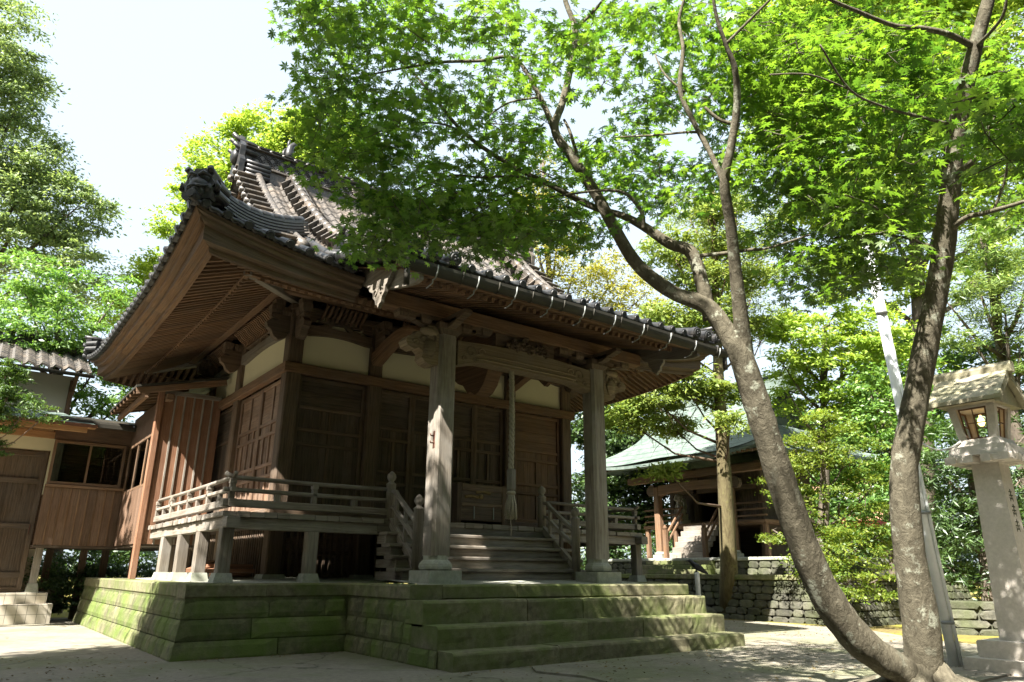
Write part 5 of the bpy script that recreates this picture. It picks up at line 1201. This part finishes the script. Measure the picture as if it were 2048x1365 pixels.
# ================================================================== STONE LANTERN
LX, LY = 8.62, -7.27
la = thing('stone_lantern', 'tall grey granite lantern with gabled roof and a lit lamp box, at the right edge', 'lantern', (LX, LY, 0))
b = MB(); b.box(LX-.56, LX+.56, LY-.56, LY+.56, -.05, .17, .02, axis=0); b.box(LX-.42, LX+.42, LY-.42, LY+.42, .17, .38, .02, axis=0); b.build('base', M['granite'], la)
b = MB(); b.prism([(-.215, -.215), (.215, -.215), (.215, .215), (-.215, .215)], (LX, LY, .38), (1, 0, 0), (0, 1, 0), (0, 0, 2.26), taper=.79); sh = b.build('shaft', M['granite'], la)
b = MB()
for kx, z0 in enumerate((2.22, 2.02, 1.82)):     # worn carved strokes on the side face
    for (dx, dz, w_, h_) in ((0, 0, .13, .016), (0, .05, .10, .014), (0, .02, .016, .13), (-.045, -.05, .014, .06), (.045, -.05, .014, .06), (0, -.045, .10, .014)):
        y = LY-.215+.045*(z0-.38)/2.26; b.box(LX+dx-w_/2, LX+dx+w_/2, y-.004, y+.02, z0+dz-h_/2, z0+dz+h_/2, 0)
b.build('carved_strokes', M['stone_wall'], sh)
b = MB(); 
for i in range(4): 
    q = -.39+.26*i
    for (x0, x1, y0, y1) in ((LX-.50, LX-.20, LY+q-.07, LY+q+.07), (LX+.20, LX+.50, LY+q-.07, LY+q+.07)): b.box(x0, x1, y0, y1, 2.66, 2.76, .01)
    for (x0, x1, y0, y1) in ((LX+q-.07, LX+q+.07, LY-.5, LY-.505+.31), (LX+q-.07, LX+q+.07, LY+.195, LY+.5)): b.box(x0, x1, y0, y1, 2.663, 2.757, .01)
b.box(LX-.21, LX+.21, LY-.21, LY+.21, 2.64, 2.765, .01); b.prism([(-.44, -.44), (.44, -.44), (.44, .44), (-.44, .44)], (LX, LY, 2.763), (1, 0, 0), (0, 1, 0), (0, 0, .13), taper=.94); b.prism([(-.36, -.36), (.36, -.36), (.36, .36), (-.36, .36)], (LX, LY, 2.893), (1, 0, 0), (0, 1, 0), (0, 0, .10), taper=.86); b.build('capital', M['granite'], la)
b = MB()
for sx in (-1, 1):
    for sy in (-1, 1): b.prism([(-.06, -.06), (.06, -.06), (.06, .06), (-.06, .06)], (LX+sx*.225, LY+sy*.225, 2.993), (1, 0, 0), (0, 1, 0), (sx*.07, sy*.07, .44))
b.box(LX-.35, LX+.35, LY-.35, LY+.35, 3.432, 3.50, .01); b.build('lamp_box', M['granite'], la)
b = MB()
for (ax_, sg) in ((0, -1), (0, 1), (1, -1), (1, 1)):
    def Q(u, z, d=0): t_ = (z-2.993)/.44; o = sg*(.235+.07*t_+d); uu = u*(1+.25*t_); return (LX+o, LY+uu, z) if ax_ == 0 else (LX+uu, LY+o, z)
    for u in (-.16, 0, .16): b.beam(Q(u, 3.0), Q(u, 3.43), .022 if u else .012, .02, .002)
    for z in (3.01, 3.22, 3.42): b.beam(Q(-.16, z), Q(.16, z), .02, .022 if z != 3.22 else .012, .002)
b.build('window_frame', M['wood_eave'], la)
b = MB(); b.lathe([(0, 3.20), (.03, 3.205), (.05, 3.235), (.055, 3.27), (.045, 3.31), (.02, 3.33), (.018, 3.36)], (LX, LY, 0), 14)
k = N('lit_bulb'); em = k.n('ShaderNodeEmission'); em.inputs[0].default_value = (1, .62, .22, 1); em.inputs[1].default_value = 1.3; k.l(em.outputs[0], k.out.inputs[0]); M['bulb'] = k.m; b.build('bulb', M['bulb'], la)
for o_ in list(la.children):
    if o_.name.split('.')[0] in ('capital', 'lamp_box', 'window_frame', 'bulb'):
        for v in o_.data.vertices: v.co.x = LX+(v.co.x-LX)*.84; v.co.y = LY+(v.co.y-LY)*.84
b = MB(); RL = .47   # gabled stone roof, ridge along y, three plank courses each side
for sg in (-1, 1):
    for i in range(3):
        x0, z0, x1, z1 = .54-.175*i, 3.46+.155*i, .33-.175*i, 3.63+.155*i
        b.prism([(x0, z0), (x0, z0+.055), (x1, z1+.055), (x1, z1-.03)], (LX, LY-RL, 0), (sg, 0, 0), (0, 0, 1), (0, 2*RL, 0))
b.prism([(-.48, 3.46), (.48, 3.46), (.0, 3.89)], (LX, LY-RL+.10, 0), (1, 0, 0), (0, 0, 1), (0, 2*RL-.2, 0))
b.prism([(-.06, 3.90), (.06, 3.90), (.075, 4.0), (.05, 4.05), (-.05, 4.05), (-.075, 4.0)], (LX, LY-RL-.05, 0), (1, 0, 0), (0, 0, 1), (0, 2*RL+.10, 0))
for sy in (-1, 1):
    for sg in (-1, 1): b.prism([(.52, 3.42), (.54, 3.52), (.02, 3.96), (.02, 3.82)], (LX, LY+sy*(RL-.04)-.035, 0), (sg, 0, 0), (0, 0, 1), (0, .07, 0))
b.build('roof', M['stone_beige'], la)
# ================================================================== POLE with conduits
pl = thing('utility_pole', 'leaning pale steel pole with conduits strapped to it, behind the maple trunk', 'pole', (8.28, -6.5, 0))
d_ = Vector((-.055, .02, 1)); pz = lambda z, dx=0, dy=0: Vector((8.28+dx, -6.5+dy, 0))+d_*z
b = MB(); b.tube([pz(-.1), pz(3), pz(6.4)], [.062, .058, .05], 16); b.build('shaft', M['steel'], pl)
b = MB(); b.tube([pz(-.05, .02, -.085), pz(2.5, .02, -.08), pz(6.2, .02, -.07)], .022, 10); b.tube([pz(.0, .065, -.06), pz(.55, .065, -.06), pz(.6, .065, -.055)], .018, 8); b.build('conduit', M['steel'], pl)
for z in (.55, 2.0, 3.4, 5.0): b = MB(); b.lathe([(.075, z), (.085, z+.01), (.085, z+.03), (.075, z+.04)], pz(z)-Vector((0, .03, z)), 16); b.build('strap', M['hook'], pl)
b = MB(); pa = pz(3.1, 0, -.1); pb = Vector((LX-.3, LY+.2, 2.98)); b.tube([pa+(pb-pa)*f+Vector((0, 0, -.16*math.sin(PI*f))) for f in np.linspace(0, 1, 12)], .012, 6); tag(b.build('lantern_cable', M['white']), 'thin white cable sagging from the pole to the lantern', 'cable')

# ================================================================== MAPLE in front
ma = thing('maple_tree', 'forked maple with grey lichen-spotted trunks and bright green star leaves in front', 'tree', (5.3, -7.4, 0))
def limb(mb, pts, n=12, k_=.86, taper_end=None):
    """pts: (u, v, D, width in photo pixels) -> smooth tapering limb"""
    P = [W(u, v, D) for u, v, D, w_ in pts]; R = [max(.008, w_*D/FPX/2*k_) for u, v, D, w_ in pts]; Q = []; S = []
    for i in range(len(P)-1):
        p0, p1, p2, p3 = P[max(0, i-1)], P[i], P[i+1], P[min(len(P)-1, i+2)]
        for j in range(5):
            t = j/5; Q.append(.5*((2*p1)+(p2-p0)*t+(2*p0-5*p1+4*p2-p3)*t*t+(3*p1-p0-3*p2+p3)*t**3)); S.append(R[i]+(R[i+1]-R[i])*t)
    Q.append(P[-1]); S.append(R[-1]); S = [s*(1+random.uniform(-.035, .035)) for s in S]; mb.tube(Q, S, n); return Q
DB = 7.25
b = MB()
limb(b, [(1858, 1470, 7.15, 108), (1853, 1410, 7.2, 98), (1848, 1350, DB, 88), (1842, 1250, DB, 80), (1818, 1100, DB, 68), (1808, 950, DB, 60), (1822, 850, DB, 58), (1850, 700, 7.2, 54), (1874, 580, 7.1, 50), (1890, 480, 7.0, 48), (1903, 350, 6.9, 43), (1912, 270, 6.85, 40), (1928, 190, 6.8, 38), (1952, 90, 6.7, 31), (1985, -30, 6.6, 27), (2020, -180, 6.5, 18), (2030, -320, 6.4, 9)], 18)
b.build('trunk', M['bark_maple'], ma)
b = MB(); rb = W(1858, 1440, 7.15); rb.z = 0
for i in range(7):
    a_ = i*.9+random.uniform(-.2, .2); L_ = random.uniform(.5, .95); dv = Vector((math.cos(a_), math.sin(a_), 0))
    b.tube([rb+dv*.08+Vector((0, 0, .32)), rb+dv*.26+Vector((0, 0, .12)), rb+dv*(.3+L_*.5)+Vector((0, 0, .02)), rb+dv*(.3+L_)+Vector((0, 0, -.06))], [.15, .12, .07, .03], 8)
b.build('root', M['bark_maple'], ma)
b = MB(); limb(b, [(1850, 1400, 7.2, 70), (1812, 1348, 7.2, 72), (1765, 1318, 7.15, 72), (1715, 1278, 7.1, 74), (1660, 1205, 7.05, 74), (1612, 1105, 7.0, 69), (1570, 985, 6.95, 66), (1530, 860, 6.9, 62), (1503, 775, 6.9, 62), (1480, 710, 6.9, 56), (1450, 660, 6.95, 46), (1412, 612, 7.0, 40), (1345, 585, 7.1, 34), (1275, 530, 7.2, 31), (1228, 455, 7.3, 28), (1190, 385, 7.4, 26), (1148, 320, 7.5, 24), (1110, 262, 7.6, 19), (1125, 205, 7.7, 17), (1140, 140, 7.8, 15), (1150, 60, 7.9, 14), (1128, -10, 8, 11), (1120, -120, 8.1, 7)], 16); b.build('trunk', M['bark_maple'], ma)
b = MB(); limb(b, [(1500, 760, 6.95, 40), (1488, 690, 6.9, 38), (1480, 620, 6.85, 34), (1472, 550, 6.8, 29), (1461, 450, 6.7, 25), (1449, 365, 6.6, 23), (1463, 290, 6.55, 19), (1474, 210, 6.5, 17), (1470, 140, 6.4, 14), (1452, 90, 6.35, 10), (1430, 20, 6.3, 8), (1420, -90, 6.2, 6)], 14)
limb(b, [(1420, 640, 7.0, 32), (1405, 570, 7.05, 32), (1382, 505, 7.1, 31), (1340, 488, 7.15, 26), (1290, 455, 7.25, 21), (1245, 432, 7.4, 17), (1180, 412, 7.5, 15), (1100, 370, 7.7, 13), (1020, 330, 7.9, 11), (930, 268, 8.1, 9), (868, 195, 8.3, 7), (820, 140, 8.5, 5), (760, 90, 8.7, 3)], 12)
b.build('limb', M['bark_maple'], ma)
b = MB()
BR = [[(1110, 265, 7.6, 15), (1080, 195, 7.7, 12), (1030, 118, 7.8, 9), (960, 122, 7.9, 8), (880, 125, 8, 7), (800, 138, 8.1, 5), (690, 160, 8.3, 3)],
[(1449, 368, 6.6, 14), (1420, 305, 6.7, 13), (1385, 240, 6.8, 12), (1360, 180, 6.85, 11), (1366, 100, 6.9, 9), (1358, 40, 7, 8), (1372, -20, 7, 6), (1380, -130, 7, 4)],
[(1287, 458, 7.2, 10), (1285, 430, 7.2, 10), (1270, 405, 7.2, 9), (1245, 385, 7.25, 8), (1195, 382, 7.3, 6), (1100, 395, 7.4, 4)], [(1400, 512, 7.05, 10), (1440, 508, 7.0, 9), (1500, 500, 6.9, 8), (1535, 497, 6.8, 6), (1620, 470, 6.6, 4)],
[(1945, 92, 6.7, 16), (1900, 70, 6.6, 14), (1850, 58, 6.5, 13), (1790, 52, 6.4, 11), (1720, 25, 6.3, 10), (1650, -6, 6.2, 8), (1560, -60, 6.1, 5)], [(1915, 345, 6.85, 16), (1945, 325, 6.6, 16), (1985, 285, 6.3, 13), (2030, 240, 6.0, 9), (2090, 190, 5.6, 6)],
[(1900, 460, 6.95, 14), (1935, 435, 6.7, 13), (1975, 425, 6.5, 11), (2050, 403, 6.1, 9), (2130, 370, 5.8, 6)], [(1985, 425, 6.5, 7), (2010, 360, 6.4, 6), (2020, 290, 6.2, 5), (2050, 230, 6.0, 4)],
[(1876, 510, 7.05, 9), (1830, 480, 7, 7), (1790, 450, 6.9, 6), (1750, 415, 6.8, 5), (1690, 390, 6.6, 3)], [(1880, 500, 7.0, 8), (1820, 478, 7.3, 6), (1740, 468, 7.6, 5), (1660, 478, 8.0, 3)], [(1905, 250, 6.85, 8), (1830, 232, 6.7, 7), (1770, 215, 6.5, 6), (1700, 180, 6.3, 5), (1640, 90, 6.1, 3)], [(1700, 180, 6.3, 4), (1620, 150, 6.2, 3), (1540, 150, 6.1, 2)],
[(1370, 185, 6.85, 6), (1330, 150, 6.9, 5), (1310, 110, 7, 3)], [(1400, 265, 6.8, 7), (1370, 265, 7.0, 6), (1320, 270, 7.2, 5), (1230, 275, 7.4, 3)], [(1080, 195, 7.7, 6), (1020, 205, 7.7, 5), (980, 230, 7.8, 3)], [(1190, 412, 7.5, 8), (1060, 358, 7.6, 7), (960, 355, 7.7, 5), (900, 352, 7.8, 4), (830, 380, 7.9, 3)], [(1080, 360, 7.7, 5), (1010, 390, 7.7, 4), (940, 440, 7.7, 3)], [(945, 275, 8.1, 6), (890, 250, 8.0, 5), (830, 245, 7.9, 3)], [(880, 205, 8.2, 5), (840, 200, 8.2, 4), (780, 205, 8.2, 2)], [(1150, 60, 7.9, 8), (1190, 20, 7.9, 7), (1240, -40, 7.9, 5)],
[(1160, 330, 7.5, 9), (1140, 265, 7.6, 8), (1128, 240, 7.7, 6)], [(1480, 250, 6.55, 9), (1440, 240, 6.6, 9), (1410, 215, 6.65, 7)], [(1950, 95, 6.7, 9), (1985, 60, 6.4, 8), (2010, 20, 6.2, 7), (2015, -60, 6.1, 5)], [(1450, 90, 6.35, 7), (1520, 20, 6.2, 6), (1600, -60, 6, 4)]]
for q in BR: limb(b, q, 7)
b.build('branches', M['bark_maple'], ma)
BL = [(935, 425, 110, 45, 18), (1010, 470, 80, 35, 10), (800, 440, 80, 40, 12), (900, 400, 100, 45, 14), (985, 450, 80, 40, 14), (850, 460, 70, 35, 10), (1060, 450, 80, 35, 10), (650, 45, 90, 55, 26), (690, 115, 80, 65, 26), (645, 215, 60, 50, 18), (720, 250, 95, 75, 34), (650, 300, 50, 30, 8), (780, 30, 110, 45, 24), (850, 85, 90, 40, 14), (850, 185, 110, 50, 22), (800, 310, 115, 60, 34), (745, 390, 60, 45, 16), (725, 470, 55, 40, 15), (780, 500, 40, 28, 8), (840, 420, 100, 45, 22), (920, 350, 90, 40, 18), (985, 45, 90, 50, 22), (1045, 150, 70, 45, 14), (950, 240, 90, 45, 18), (1040, 250, 55, 40, 10), (1060, 340, 70, 40, 16), (960, 430, 90, 38, 16), (1090, 420, 100, 45, 24), (1180, 460, 60, 30, 9), (1205, 120, 60, 50, 14), (1120, 70, 60, 50, 12), (1215, 330, 70, 50, 16), (1330, 360, 85, 45, 20), (1250, 270, 60, 30, 9), (1320, 60, 60, 50, 12), (1320, 200, 60, 40, 11), (1230, 25, 60, 35, 9), (1420, 60, 80, 60, 22), (1410, 180, 70, 50, 16), (1410, 320, 60, 45, 12),
(1530, 90, 100, 80, 40), (1530, 250, 90, 75, 30), (1550, 370, 90, 60, 26), (1600, 180, 90, 80, 32), (1680, 80, 110, 80, 44), (1690, 240, 110, 80, 40), (1670, 370, 100, 60, 30), (1730, 450, 100, 50, 24), (1620, 540, 70, 45, 16), (1570, 480, 60, 40, 12), (1700, 550, 70, 40, 14), (1790, 520, 60, 40, 10), (1820, 80, 90, 70, 30), (1830, 200, 90, 70, 26), (1800, 330, 90, 70, 28), (1790, 420, 70, 50, 14), (1980, 120, 70, 80, 18), (2010, 420, 60, 60, 12), (1900, 170, 60, 60, 10)]
OFF = [(700, -150, 160, 110, 14), (1000, -160, 200, 120, 20), (1300, -180, 200, 130, 32), (1600, -200, 200, 140, 34), (1900, -200, 200, 140, 26), (2200, -50, 120, 150, 22), (2200, 250, 120, 150, 22), (1500, -480, 300, 160, 22), (1000, -450, 250, 150, 18), (2200, -350, 180, 180, 16)]
cs = []; tw = MB()
for (u, v, ru, rv, n) in BL+OFF:
    base_d = 8.5-.6*min(1, max(0, (u-700)/1200)); off_ = (u, v, ru, rv, n) in OFF
    for i in range(int(n*(1.1 if u < 1150 else 1.25))):
        a = random.uniform(0, 2*PI); r_ = math.sqrt(random.random()); D = base_d+random.gauss(0, .75); cs.append(W(u+ru*r_*math.cos(a), v+rv*r_*math.sin(a), max(6.6, D)))
for i in range(22): cs.append(W(random.uniform(1930, 2100), random.uniform(170, 330), random.uniform(3.9, 4.6)))
parts = []
for c in cs:
    n = int(random.uniform(13, 26)); R_ = random.uniform(.22, .36); a = RNG.uniform(0, 2*PI, n); r_ = R_*np.sqrt(RNG.random(n)); tilt = RNG.normal(size=2)*.22
    off = np.stack([r_*np.cos(a), r_*np.sin(a), RNG.normal(size=n)*.035-.35*r_**2/R_], 1); off[:, 2] += off[:, 0]*tilt[0]+off[:, 1]*tilt[1]
    nor = np.stack([.9*off[:, 0]/R_*.5-tilt[0], .9*off[:, 1]/R_*.5-tilt[1], np.ones(n)], 1)+RNG.normal(size=(n, 3))*.33
    parts.append(leaf_arrays(np.array(c)+off, nor, RNG.uniform(.042, .088, n), True, dirs=off+RNG.normal(size=(n, 3))*.05))
    for q in range(2): e = off[q]; tw.tube([c-Vector((0, 0, .0)), c+Vector(e)*.6+Vector((0, 0, -.01)), c+Vector(e)], [.005, .004, .002], 3)
link('crown', leaf_mesh('crown', parts, M['l_maple']), ma); tw.build('twigs', M['bark_maple'], ma)

# ================================================================== TREES AND SHRUBS
GR = 'trees standing behind the shrine'
def gp(u, D): p = W(u, 1140, D); return (p.x, p.y, -.1)
tree('tall_tree', 'tall grey-green tree rising at the left edge against the sky', 'tree', gp(-60, 24), PL(24, (-40, 60, 110), (10, 130, 75), (40, 200, 60), (20, 300, 95), (80, 340, 60), (50, 420, 110), (130, 430, 70), (160, 410, 60), (60, 520, 110), (150, 540, 70), (-60, 400, 150), (-80, 200, 150)), M['l_grey'], 80, 110, .15, .42, .24, .35, group=GR, top=W(-40, 60, 24), up=.8)
tree('feathery_tree', 'feathery mid-green tree between the tall tree and the corridor roof', 'tree', gp(120, 21), PL(21, (50, 570, 80), (140, 600, 60), (20, 640, 80), (150, 650, 70), (230, 600, 55), (210, 680, 50), (215, 790, 60), (260, 770, 40), (190, 740, 50), (90, 660, 80), (235, 815, 40), (200, 850, 40), (150, 800, 50)), M['l_mid'], 80, 90, .15, .35, .2, .22, group=GR, top=W(120, 600, 21))
tree('spring_tree', 'bright yellow-green broadleaf tree showing above the main roof', 'tree', gp(520, 27), PL(27, (500, 280, 60), (560, 260, 50), (620, 270, 60), (440, 310, 55), (390, 330, 45), (370, 390, 40), (430, 380, 60), (520, 350, 70), (640, 330, 60), (700, 300, 60), (320, 445, 32), (300, 540, 40), (260, 580, 45), (350, 520, 45), (230, 620, 40), (680, 240, 40), (580, 330, 80)), M['l_far'], 85, 110, .16, .5, .24, .3, group=GR, top=W(540, 300, 27), up=.9)
tree('yellow_conifer', 'yellow-tipped conifer to the right of the ridge end', 'tree', gp(1120, 28), PL(28, (1080, 320, 25), (1090, 370, 40), (1060, 430, 50), (1120, 450, 60), (1080, 510, 60), (1150, 540, 60), (1230, 560, 60), (1200, 600, 60), (1290, 590, 50), (1340, 610, 40)), M['l_yellow'], 62, 80, .17, .3, .3, .25, group=GR, top=W(1085, 320, 28), droop=.2)
tree('cedar_tree', 'straight mossy-trunked cedar with lime sprays in front of the small shrine', 'tree', (15.45, 2.45, 0), PL(20.8, (1300, 790, 65), (1370, 770, 60), (1250, 840, 50), (1430, 790, 50), (1340, 850, 45, 1.0), (1460, 850, 35, -1), (1330, 940, 30, -2), (1300, 720, 50), (1400, 560, 60), (1340, 500, 55), (1460, 480, 50), (1500, 560, 50, 1), (1430, 640, 60), (1330, 640, 50), (1500, 660, 40, 1), (1420, 420, 50)), M['l_cedar'], 190, 75, .17, .34, .22, .25, 'bark_cedar', GR, W(1425, 380, 21), .6, .15, .4, 26)
tree('bare_conifer', 'thin conifer with half-bare brown branches between the maple trunks', 'tree', gp(1480, 30), PL(30, (1460, 420, 60), (1520, 520, 70), (1400, 500, 60), (1480, 600, 60), (1540, 640, 50), (1380, 440, 50), (1560, 440, 50)), M['l_cedar'], 90, 60, .16, .3, .3, .25, 'twig', GR, W(1470, 380, 30), .6, .1, .4, 30)
tree('light_maple', 'pale green drooping broadleaf tree between the maple trunks', 'tree', gp(1620, 22), PL(22, (1600, 680, 60), (1660, 640, 60), (1560, 720, 45), (1700, 700, 60), (1640, 750, 60), (1580, 790, 45), (1720, 790, 55), (1560, 650, 30), (1760, 660, 60), (1790, 740, 60), (1650, 820, 55), (1740, 850, 50)), M['l_far'], 95, 90, .17, .4, .22, .2, group=GR, up=.9)
tree('flowering_shrub', 'yellow-green glossy shrub with reddish tips beside the small shrine', 'shrub', gp(1660, 18.5), PL(18.5, (1640, 950, 65), (1700, 900, 60), (1590, 900, 45), (1680, 1020, 70), (1590, 1010, 45), (1740, 980, 60), (1620, 1090, 50), (1720, 1090, 60), (1560, 960, 35), (1650, 860, 40), (1545, 1060, 25), (1640, 1150, 42, -1.6), (1700, 1160, 45, -1.6), (1755, 1160, 42, -1.6), (1600, 1120, 32, -1.4), (1680, 1100, 45, -1.2), (1770, 1060, 40)), M['l_bush'], 170, 100, .085, .45, .16, .10, group='shrubs by the terrace')
tree('young_tree', 'slim dark-leaved young tree behind the upright maple trunk', 'tree', gp(1775, 21), PL(21, (1750, 850, 55), (1790, 900, 60), (1770, 980, 55), (1800, 1050, 50), (1850, 820, 60), (1740, 780, 50), (1870, 760, 50)), M['l_mid'], 90, 90, .14, .5, .25, .12, group=GR)
tree('pine_tree', 'light pine with long needle tufts at the upper right edge', 'tree', gp(2080, 20), PL(20, (1950, 560, 60), (2010, 620, 65), (2060, 540, 70), (1930, 660, 45), (2040, 700, 60), (1990, 500, 45), (2100, 640, 70), (1960, 470, 35), (1890, 600, 30)), M['l_pine'], 120, 90, .20, .13, .22, .25, group=GR)
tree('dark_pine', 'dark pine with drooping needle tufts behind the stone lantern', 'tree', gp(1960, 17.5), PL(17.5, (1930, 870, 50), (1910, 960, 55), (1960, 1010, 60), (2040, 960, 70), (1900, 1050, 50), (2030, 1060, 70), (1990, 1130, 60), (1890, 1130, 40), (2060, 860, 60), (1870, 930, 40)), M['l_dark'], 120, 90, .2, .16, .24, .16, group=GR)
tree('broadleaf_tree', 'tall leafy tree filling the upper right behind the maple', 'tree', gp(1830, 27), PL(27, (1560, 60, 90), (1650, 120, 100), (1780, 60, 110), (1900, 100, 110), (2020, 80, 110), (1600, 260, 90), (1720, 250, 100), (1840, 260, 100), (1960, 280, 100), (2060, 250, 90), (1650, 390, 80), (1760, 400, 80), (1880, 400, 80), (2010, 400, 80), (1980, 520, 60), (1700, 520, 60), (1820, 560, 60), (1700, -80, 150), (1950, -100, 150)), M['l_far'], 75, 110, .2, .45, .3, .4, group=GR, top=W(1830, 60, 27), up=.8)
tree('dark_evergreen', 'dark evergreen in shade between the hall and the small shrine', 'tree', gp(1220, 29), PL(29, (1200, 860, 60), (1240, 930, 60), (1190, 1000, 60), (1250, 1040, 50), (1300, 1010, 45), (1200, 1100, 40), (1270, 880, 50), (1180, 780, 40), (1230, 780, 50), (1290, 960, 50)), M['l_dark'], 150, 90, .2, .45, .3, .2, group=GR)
tree('backdrop_evergreen', 'dark evergreen behind the small shrine roof and shrub', 'tree', gp(1640, 31), PL(31, (1560, 860, 70), (1640, 900, 80), (1740, 900, 80), (1600, 1000, 70), (1700, 1040, 70), (1820, 960, 70), (1840, 1060, 60), (1540, 1000, 50), (1480, 960, 50), (1760, 720, 70), (1860, 700, 60), (1800, 820, 70), (1900, 820, 70)), M['l_mid'], 80, 90, .22, .45, .36, .25, group=GR)
tree('clipped_yew', 'clipped dark green yew with pale tips in front of the house at the left edge', 'shrub', gp(-130, 15), PL(15, (-10, 790, 45), (25, 770, 32), (60, 815, 26), (95, 830, 18), (0, 840, 30), (-60, 800, 60), (-10, 900, 22), (-80, 900, 50), (15, 740, 22)), M['l_yew'], 900, 60, .085, .26, .09, .1, group='shrubs by the house', twigs=4)
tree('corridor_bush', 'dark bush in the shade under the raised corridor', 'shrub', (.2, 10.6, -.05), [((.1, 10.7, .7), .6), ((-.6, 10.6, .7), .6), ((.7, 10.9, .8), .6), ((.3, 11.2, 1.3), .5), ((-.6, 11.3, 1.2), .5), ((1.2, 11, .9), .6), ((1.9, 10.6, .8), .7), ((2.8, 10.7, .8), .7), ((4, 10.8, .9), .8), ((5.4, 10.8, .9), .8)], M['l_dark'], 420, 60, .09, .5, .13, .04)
# trees standing outside the picture on the sun side; they shade the foreground
tree('shade_tree', 'broad leafy tree beside the yard to the left, casting the foreground shade', 'tree', (-10.5, -4.5, 0), [((-8.2, -5.2, 8.6), 2.1), ((-7.6, -7.4, 8.2), 1.9), ((-9.6, -3.6, 9.0), 2.1), ((-7.0, -2.0, 8.2), 1.7), ((-6.2, -3.6, 8.0), 1.6), ((-5.4, -6.0, 8.6), 1.8), ((-6.2, -8.6, 8.4), 1.7), ((-9, -9, 9), 2), ((-3.8, -7.6, 9.2), 1.5), ((-4.2, -11.4, 9.2), 1.5), ((-7, -11.5, 9), 2), ((-9.2, -4.0, 11.6), 1.7), ((-7.3, -4.3, 11.9), 1.7), ((-5.9, -4.5, 12.1), 1.1), ((-11.4, -4.2, 12), 1.9), ((-10.6, -2.8, 11.8), 1.4), ((-8.0, -6.6, 12), 1.8), ((-6, -7, 12), 1.6), ((-10.4, -7, 12), 1.8), ((-6.7, -2.5, 12), .95), ((-5.3, -2.6, 12), 1.0)], M['l_mid'], 90, 130, .2, .5, .45, .3)
hd = clumps([((x, y, 1.2+1.6*random.random()), random.uniform(1.6, 2.6)) for x, y in [(22+t*1.9, 19-t*1.6) for t in range(16)]+[(24+t*2.2, 26-t*1.6) for t in range(16)]+[(14+t*1.5, 24+.4*t) for t in range(6)]+[(-9+t*2.2, 24+(t % 2)) for t in range(11)]+[(26, 6), (28, 2), (28, -3), (27, -7), (29, -10)]]+[((x, y, z), 2.6) for x, y in ((25, -11), (29, -6), (31, -13), (24, -16), (32, 0)) for z in (2, 5.5, 9)], 30, 75, .26, .5, .5)
gv = clumps([((x, y, z), r) for x, y, z, r in [(-8.5, 6.8, 12, 1.1)]+[(-16+t*3.6+random.uniform(-1, 1), -19+random.uniform(-3, 1.5)+.12*t*t*.0, z, 3.2) for t in range(13) for z in (2.5, 6.5, 9.5)]+[(24+random.uniform(-1, 2), -13+t*3.5, z, 2.8) for t in range(2) for z in (3, 7, 11)]+[(-19+random.uniform(-2, 1), -14+t*4, z, 2.8) for t in range(7) for z in (2, 5.5, 8.5)]], 46, 90, .42, .6, .7)  # unseen foliage added to block sky light; first lobe shades the corridor
o = link('grove', leaf_mesh('grove', gv, M['l_dark'])); tag(o, 'leafy grove added unseen behind the viewpoint and along the left side to block sky light', 'woodland', kind='stuff')
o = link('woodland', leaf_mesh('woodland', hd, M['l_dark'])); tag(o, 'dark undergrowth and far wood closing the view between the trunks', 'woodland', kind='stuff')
n = 4200; lx = RNG.uniform(-4, 14, n); ly = RNG.uniform(-10.5, 1.5, n); ok = ~((lx > -.2) & (ly > -3.3) & (lx < 10.6)) & ~((lx > 2.3) & (lx < 8.5) & (ly > -3.3)); lz = np.where((lx > 3.3) & (lx < 9.4) & (ly > -7.4) & (ly < -3.2), .034, .010)
lt = [leaf_arrays(np.stack([lx, ly, lz], 1)[ok], (RNG.normal(size=(n, 3))*.18+np.array([0, 0, 1]))[ok], RNG.uniform(.02, .07, n)[ok], False, .5)]
kx = RNG.uniform(.1, 10, 260); ky = np.where(RNG.random(260) < .5, -.06, -3.2)-RNG.random(260)**2*.35; kx = np.where(ky > -1, kx*.23, kx)
lt.append(leaf_arrays(np.stack([kx, ky, np.full(260, .012)], 1), RNG.normal(size=(260, 3))*.2+np.array([0, 0, 1]), RNG.uniform(.02, .05, 260), False, .5))
M['l_litter'] = leafmat('fallen_leaf', (.06, .04, .02), (.14, .085, .04), (.22, .17, .06), .1, (1, 1, 1), .05)
o = link('fallen_leaves', leaf_mesh('fallen_leaves', lt, M['l_litter'])); tag(o, 'small dry leaves scattered over the concrete yard', 'leaves', kind='stuff')
# glimpse of a house beyond the trees
rh = thing('red_roofed_house', 'pale orange house with red tiled roof glimpsed through the shrub', 'house', W(1690, 1100, 40)); c = W(1690, 1010, 40); c = Vector((c.x, c.y, 0))
b = MB(); b.box(c.x-3, c.x+3, c.y-3.5, c.y+3.5, 0, 6.2, 0); b.build('wall', M['pink_wall'], rh)
b = MB(); b.prism([(-4.2, 0), (4.2, 0), (0, 2)], (c.x-3.4, c.y, 6.2), (0, 1, 0), (0, 0, 1), (6.8, 0, 0)); b.box(c.x-3.8, c.x-3.0, c.y-3.6, c.y+3.6, 3.3, 3.75, .05); b.build('roof', M['red_roof'], rh)
b = MB()
for dy in (-1.8, 1.2): b.box(c.x-3.05, c.x-2.98, c.y+dy-.6, c.y+dy+.6, 4.2, 5.5, .01)
b.build('window', M['steel'], rh)
